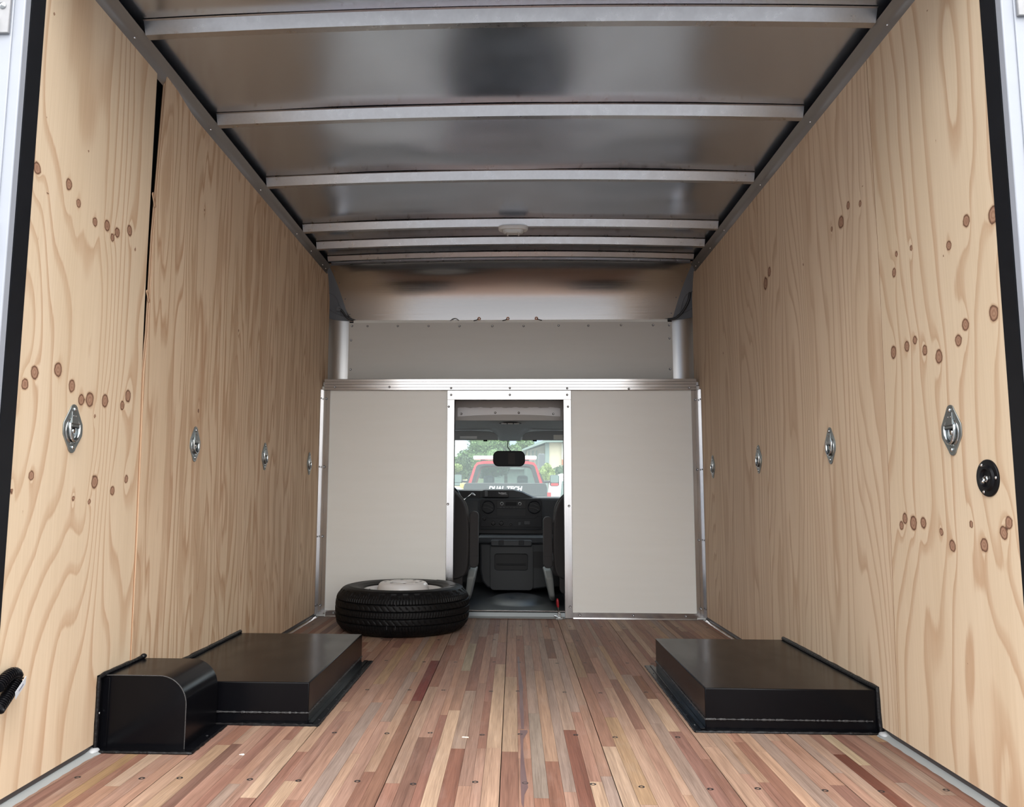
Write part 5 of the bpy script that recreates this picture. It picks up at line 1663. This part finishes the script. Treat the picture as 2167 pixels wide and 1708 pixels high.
# dark pillar stripe down each rear corner
for s in (-1, 1):
    mb = MB()
    a1 = [T(s * 0.775, 1.25), T(s * 0.80, 1.25), T(s * 0.935, 0.95), T(s * 0.935, 0.88), T(s * 0.905, 0.88)]
    obj('pillar_stripe', MB().prism(a1, 'y', 18.385, 18.40), M['truck_black'], rear)
top = MB()
roof = outer[5:12]
nn = len(roof)
top.add([(p[0], y, p[1]) for y in (18.4, 20.36) for p in roof] + [(p[0], y, p[1] - 0.03) for y in (18.4, 20.36) for p in roof],
        [(i, i + 1, nn + i + 1, nn + i) for i in range(nn - 1)] + [(2 * nn + i, 2 * nn + i + 1, 3 * nn + i + 1, 3 * nn + i) for i in range(nn - 1)])
obj('roof', top, M['red_paint'], trk, smooth=True)
for s in (-1, 1):
    a = lambda p, q: (CX + min(s * p, s * q), CX + max(s * p, s * q))
    obj('door', MB().box(*a(0.90, 0.95), 18.4, 20.4, -0.35, 0.92), M['red_paint'], trk, bevel=0.02)
    obj('bed_side', MB().box(*a(0.96, 1.0), 18.06, 18.40, -0.1, 0.62), M['red_paint'], trk, bevel=0.02)
    mr = obj('mirror', MB().prism(rrect(CX + s * 1.19 - 0.115, CX + s * 1.19 + 0.115, 0.955, 1.235, 0.05), 'y', 19.6, 19.70), M['truck_black'], trk, bevel=0.02)
    obj('mirror_glass', MB().prism(rrect(CX + s * 1.19 - 0.10, CX + s * 1.19 + 0.10, 1.045, 1.222, 0.035), 'y', 19.593, 19.602), M['mirror_glass'], mr)
    obj('convex_glass', MB().prism(rrect(CX + s * 1.19 - 0.09, CX + s * 1.19 + 0.095, 0.968, 1.030, 0.018), 'y', 19.593, 19.602), M['mirror_glass'] if s < 0 else M['red_lens'], mr)
    obj('mirror_arm', MB().tube([(CX + s * 0.93, 19.7, 1.06), (CX + s * 1.10, 19.66, 1.07)], 0.03, 8), M['truck_black'], mr, smooth=True)
    obj('wheel', MB().lathe([(0.0, -0.12), (0.24, -0.12), (0.37, -0.11), (0.40, -0.06), (0.40, 0.06), (0.37, 0.11), (0.24, 0.12), (0.0, 0.12)], (CX + s * 0.82, 18.9, GZ + 0.401), axis='x', n=28), M['tyre'], trk, smooth=True)
    obj('wheel', MB().lathe([(0.0, -0.12), (0.24, -0.12), (0.37, -0.11), (0.40, -0.06), (0.40, 0.06), (0.37, 0.11), (0.24, 0.12), (0.0, 0.12)], (CX + s * 0.82, 21.2, GZ + 0.401), axis='x', n=28), M['tyre'], trk, smooth=True)
    seat_ = obj('headrest', MB().prism(rrect(CX + s * 0.40 - 0.13, CX + s * 0.40 + 0.13, 0.80, 1.20, 0.07), 'y', 19.0, 19.1), mat('truck_seat', (0.20, 0.24, 0.25), 0.8) if 'truck_seat' not in bpy.data.materials else bpy.data.materials['truck_seat'], trk, bevel=0.02)
obj('truck_dash', MB().box(CX - 0.86, CX + 0.86, 19.9, 20.28, 0.7, 0.93), M['truck_black'], trk, bevel=0.03)
obj('chassis', MB().box(CX - 0.62, CX + 0.62, 18.1, 22.0, GZ + 0.36, -0.02), M['truck_black'], trk)
obj('bonnet', MB().prism([(20.36, 0.1), (20.36, 0.92), (21.2, 0.80), (21.8, 0.70), (22.0, 0.5), (22.0, -0.1)], 'x', CX - 0.9, CX + 0.9), M['red_paint'], trk, bevel=0.04)
tgte = obj('tailgate', MB().prism([(CX - 0.935, 0.05), (CX + 0.935, 0.05), (CX + 0.945, 0.90), (CX + 0.92, 0.985), (CX + 0.88, 1.005), (CX - 0.88, 1.005), (CX - 0.92, 0.985), (CX - 0.945, 0.90)], 'y', 18.0, 18.07), M['truck_black'], trk, bevel=0.012)
obj('tailgate_crease', MB().box(CX - 0.90, CX + 0.90, 17.99, 18.0, 0.735, 0.75), M['truck_black'], tgte, bevel=0.004)
text('lettering', 'DUAL-TECH', 0.145, (0.203, 17.992, 0.829), M['print_white'], tgte, shear=0.22, bold=0.006, extrude=0.004, ax='RIGHT', xs=0.94)
obj('lower_reflector', MB().box(CX + 0.10, CX + 0.84, 17.985, 17.999, 0.55, 0.66), mat('maroon_band', (0.10, 0.02, 0.03), 0.5), tgte)
for s in (-1, 1):
    obj('tail_lamp', MB().box(CX + s * 0.985 - 0.045, CX + s * 0.985 + 0.045, 18.0, 18.06, 0.42, 0.80), M['red_lens'], trk, bevel=0.012)
obj('marker_lamp', MB().box(CX - 1.08, CX - 1.0, 18.9, 18.96, 0.90, 1.01), M['lamp_yellow'], trk, bevel=0.01)
# light bar
lb = obj('light_bar', MB().prism(rrect(CX - 0.775, CX + 0.735, 1.575, 1.665, 0.03), 'y', 18.95, 19.25), M['white_paint'], trk, bevel=0.02)
for x0, x1 in ((-0.66, -0.56), (-0.52, -0.38), (-0.22, -0.18), (-0.12, -0.08), (0.30, 0.46), (0.50, 0.60)):
    obj('lens', MB().box(CX + x0, CX + x1, 18.944, 18.952, 1.600, 1.635), mat('bar_lens', (0.40, 0.42, 0.42), 0.4) if 'bar_lens' not in bpy.data.materials else bpy.data.materials['bar_lens'], lb)
for x in (-0.55, 0.5):
    obj('foot', MB().box(CX + x - 0.05, CX + x + 0.05, 19.0, 19.2, 1.50, 1.58), M['truck_black'], lb)

# white vans and cars parked beyond on both sides
def van(cx, y, w, hgt, label, parts=True):
    t = empty('parked_van', (cx, y + 2, GZ), label, 'van', 'white vans in the lot')
    b0 = GZ + 0.35
    H = GZ + hgt
    obj('body', MB().prism([(cx - w / 2, b0), (cx + w / 2, b0), (cx + w / 2, GZ + hgt * 0.55), (cx + w / 2 * 0.9, H - 0.08), (cx + w / 2 * 0.8, H), (cx - w / 2 * 0.8, H), (cx - w / 2 * 0.9, H - 0.08), (cx - w / 2, GZ + hgt * 0.55)], 'y', y, y + 4.6), M['white_paint'], t, bevel=0.06, seg=3)
    obj('rear_window', MB().prism([(cx - w / 2 * 0.8, GZ + hgt * 0.58), (cx + w / 2 * 0.8, GZ + hgt * 0.58), (cx + w / 2 * 0.72, H - 0.22), (cx - w / 2 * 0.72, H - 0.22)], 'y', y - 0.02, y + 0.02), M['mirror_glass'], t)
    obj('bumper', MB().box(cx - w / 2, cx + w / 2, y - 0.12, y + 0.1, b0 - 0.05, b0 + 0.2), M['trim_grey'], t, bevel=0.03)
    for s in (-1, 1):
        obj('tail_lamp', MB().box(cx + s * w / 2 * 0.93 - 0.05, cx + s * w / 2 * 0.93 + 0.05, y - 0.02, y + 0.02, GZ + hgt * 0.45, GZ + hgt * 0.56), M['red_lens'], t, bevel=0.01)
        for yy in (0.9, 3.6):
            obj('wheel', MB().lathe([(0.0, -0.1), (0.2, -0.1), (0.31, -0.09), (0.33, -0.05), (0.33, 0.05), (0.31, 0.09), (0.2, 0.1), (0.0, 0.1)], (cx + s * (w / 2 - 0.12), y + yy, GZ + 0.331), axis='x', n=20), M['tyre'], t, smooth=True)
    return t
van(2.15, 24.0, 1.9, 2.25, 'white van parked to the right of the red pickup')
van(-2.75, 25.5, 1.9, 1.9, 'white car parked to the left of the red pickup')

# buildings
bl = empty('building', (5.0, 46, GZ), 'cream stucco building with grey green roof edge at right', 'building')
obj('front_wall', MB().box(1.80, 8.0, 40.0, 52.0, GZ, 3.40), M['cream'], bl)
gw = obj('gable_wall', MB().prism([(0.70, GZ), (1.62, GZ), (1.62, 3.30), (0.70, 3.0)], 'y', 40.6, 52.0), M['cream_side'], bl)
obj('corner_board', MB().box(1.60, 1.80, 39.95, 40.7, GZ, 3.38), M['green_trim'], bl)
obj('roof_edge', MB().prism([(0.45, 2.94), (1.62, 3.36), (8.2, 3.50), (8.2, 3.62), (1.60, 3.50), (0.45, 3.02)], 'y', 39.6, 52.2), M['green_trim'], bl)
for x in (0.80, 1.00, 1.18):
    obj('pilaster', MB().box(x - 0.03, x + 0.03, 40.52, 40.62, 2.2, 3.0), M['green_trim'], bl)
wn_ = obj('window', MB().box(1.38, 1.47, 40.55, 40.62, 2.2, 2.85), M['truck_black'], bl)
obj('downpipe', MB().box(2.42, 2.72, 39.9, 40.05, GZ, 3.35), M['cream_side'], bl)
obj('orange_band', MB().box(2.42, 2.75, 39.85, 39.9, 2.25, 2.52), M['brick_red'], bl)
b2 = empty('building', (0.2, 62, GZ), 'low building with long grey brown shingle roof behind mirror', 'building')
obj('wall', MB().box(-2.0, 2.6, 58.0, 66.0, GZ, 2.7), M['cream_side'], b2)
obj('roof', MB().prism([(57.6, 2.6), (62.0, 4.25), (66.4, 2.6)], 'x', -2.4, 2.5), M['shingle'], b2)
obj('roof_vent', MB().prism([(1.05, 4.0), (1.25, 4.0), (1.17, 4.4), (1.13, 4.4)], 'y', 60.2, 60.5), M['green_trim'], b2)
obj('roof_mast', MB().tube([(-0.66, 60.3, 3.6), (-0.66, 60.3, 6.2)], 0.06, 8), M['white_paint'], b2)
obj('mast_foot', MB().lathe([(0.0, 0.0), (0.16, 0.0), (0.14, 0.10), (0.0, 0.12)], (-0.66, 60.3, 3.62), n=12), M['white_paint'], b2)
bx = obj('storage_container', MB().prism([(1.18, GZ), (1.48, GZ), (1.50, 2.0), (1.46, 2.66), (1.18, 2.66)], 'y', 37.0, 39.2), mat('slate_panel', (0.10, 0.11, 0.12), 0.7), bevel=0.03, label='dark slate storage container beside the cream stucco building', cat='container')

# trees and bushes
def crown_mesh(c, R, n, leaf, seed, lumps=9):
    rg = np.random.RandomState(seed)
    blobs = []
    for i in range(lumps):
        d = rg.normal(size=3)
        d /= np.linalg.norm(d)
        f = rg.uniform(0.25, 0.62)
        blobs.append((np.array(c) + d * np.array(R) * f, rg.uniform(0.38, 0.6)))
    P = []
    for i in range(n):
        b_, s = blobs[rg.randint(lumps)]
        d = rg.normal(size=3)
        d /= np.linalg.norm(d)
        P.append(b_ + d * np.array(R) * s * rg.uniform(0.75, 1.0))
    P = np.array(P)
    U = rg.normal(size=(n, 3))
    U /= np.linalg.norm(U, axis=1)[:, None]
    W = np.cross(U, rg.normal(size=(n, 3)))
    W /= np.linalg.norm(W, axis=1)[:, None]
    s = leaf * rg.uniform(0.6, 1.3, (n, 1))
    q = np.stack([P - U * s, P + W * s * 0.6, P + U * s, P - W * s * 0.6], 1).reshape(-1, 3)
    mb = MB()
    mb.v = q.tolist()
    mb.f = [(4 * i, 4 * i + 1, 4 * i + 2, 4 * i + 3) for i in range(n)]
    for b_, s_ in blobs:
        mb.ball(tuple(b_), R[0] * s_ * 0.8, R[1] * s_ * 0.8, R[2] * s_ * 0.8, 10, 7)
    return mb
def leaf_mat(name, col, col2):
    m = mat(name, col, 0.7, noise=((1.2, 1.2, 1.2), 0.7, col2))
    return m
M['leaf_a'] = leaf_mat('mid_green_leaves', (0.13, 0.22, 0.075), (0.07, 0.13, 0.05))
M['leaf_b'] = leaf_mat('yellow_green_leaves', (0.24, 0.30, 0.08), (0.14, 0.20, 0.06))
M['leaf_c'] = leaf_mat('dark_green_leaves', (0.075, 0.13, 0.055), (0.045, 0.08, 0.04))
M['bark'] = mat('grey_bark', (0.11, 0.085, 0.065), 0.9)
def tree(name, c, R, n, leaf, m, seed, label, cat, trunk=True, group=None, lumps=9):
    t = empty(name, (c[0], c[1], GZ), label, cat, group)
    obj('foliage', crown_mesh(c, R, n, leaf, seed, lumps), m, t)
    obj('trunk' if trunk else 'stem', MB().tube([(c[0], c[1], GZ - 0.02), (c[0] + 0.05, c[1], (GZ + c[2]) / 2), (c[0], c[1], c[2])], [R[0] * 0.12 + 0.04, R[0] * 0.09 + 0.03, 0.03], 8), M['bark'], t, smooth=True)
    return t
g_ = 'trees beyond the lot'
tree('tree', (-1.95, 50, 3.0), (1.7, 1.6, 1.75), 9000, 0.09, M['leaf_a'], 5, 'large leafy green tree behind the pickup light bar', 'tree', group=g_, lumps=14)
tree('tree', (-0.55, 54, 3.6), (1.1, 1.2, 1.2), 5000, 0.09, M['leaf_a'], 6, 'green tree crown left of the monitor cable', 'tree', group=g_)
tree('tree', (-2.9, 46, 2.35), (0.55, 0.5, 0.95), 3500, 0.07, M['leaf_c'], 7, 'dark narrow evergreen left of the large leafy tree', 'tree', group=g_)
tree('tree', (-4.3, 60, 2.9), (1.3, 1.2, 0.85), 3500, 0.09, M['leaf_c'], 8, 'low distant green tree at left edge of windshield', 'tree', group=g_)
tree('tree', (0.75, 68, 5.0), (1.05, 1.1, 0.95), 4500, 0.09, M['leaf_a'], 9, 'round green tree behind the shingle roof', 'tree', group=g_)
tree('tree', (2.4, 72, 4.6), (1.0, 1.0, 0.9), 3500, 0.09, M['leaf_c'], 10, 'dark tree top between shingle roof and cream building', 'tree', group=g_)
tree('bush', (1.33, 30, 1.55), (0.34, 0.35, 0.42), 3000, 0.035, M['leaf_b'], 11, 'yellow green bush in front of cream building', 'bush', False, 'bushes by the cream building')
tree('bush', (1.78, 31, 1.62), (0.33, 0.3, 0.42), 2600, 0.035, M['leaf_c'], 12, 'darker leafless looking bush right of yellow green bush', 'bush', False, 'bushes by the cream building')
tree('bush', (-2.95, 38, 2.0), (0.55, 0.5, 0.35), 2500, 0.05, M['leaf_b'], 13, 'low olive bush above the grass verge at left', 'bush', False)
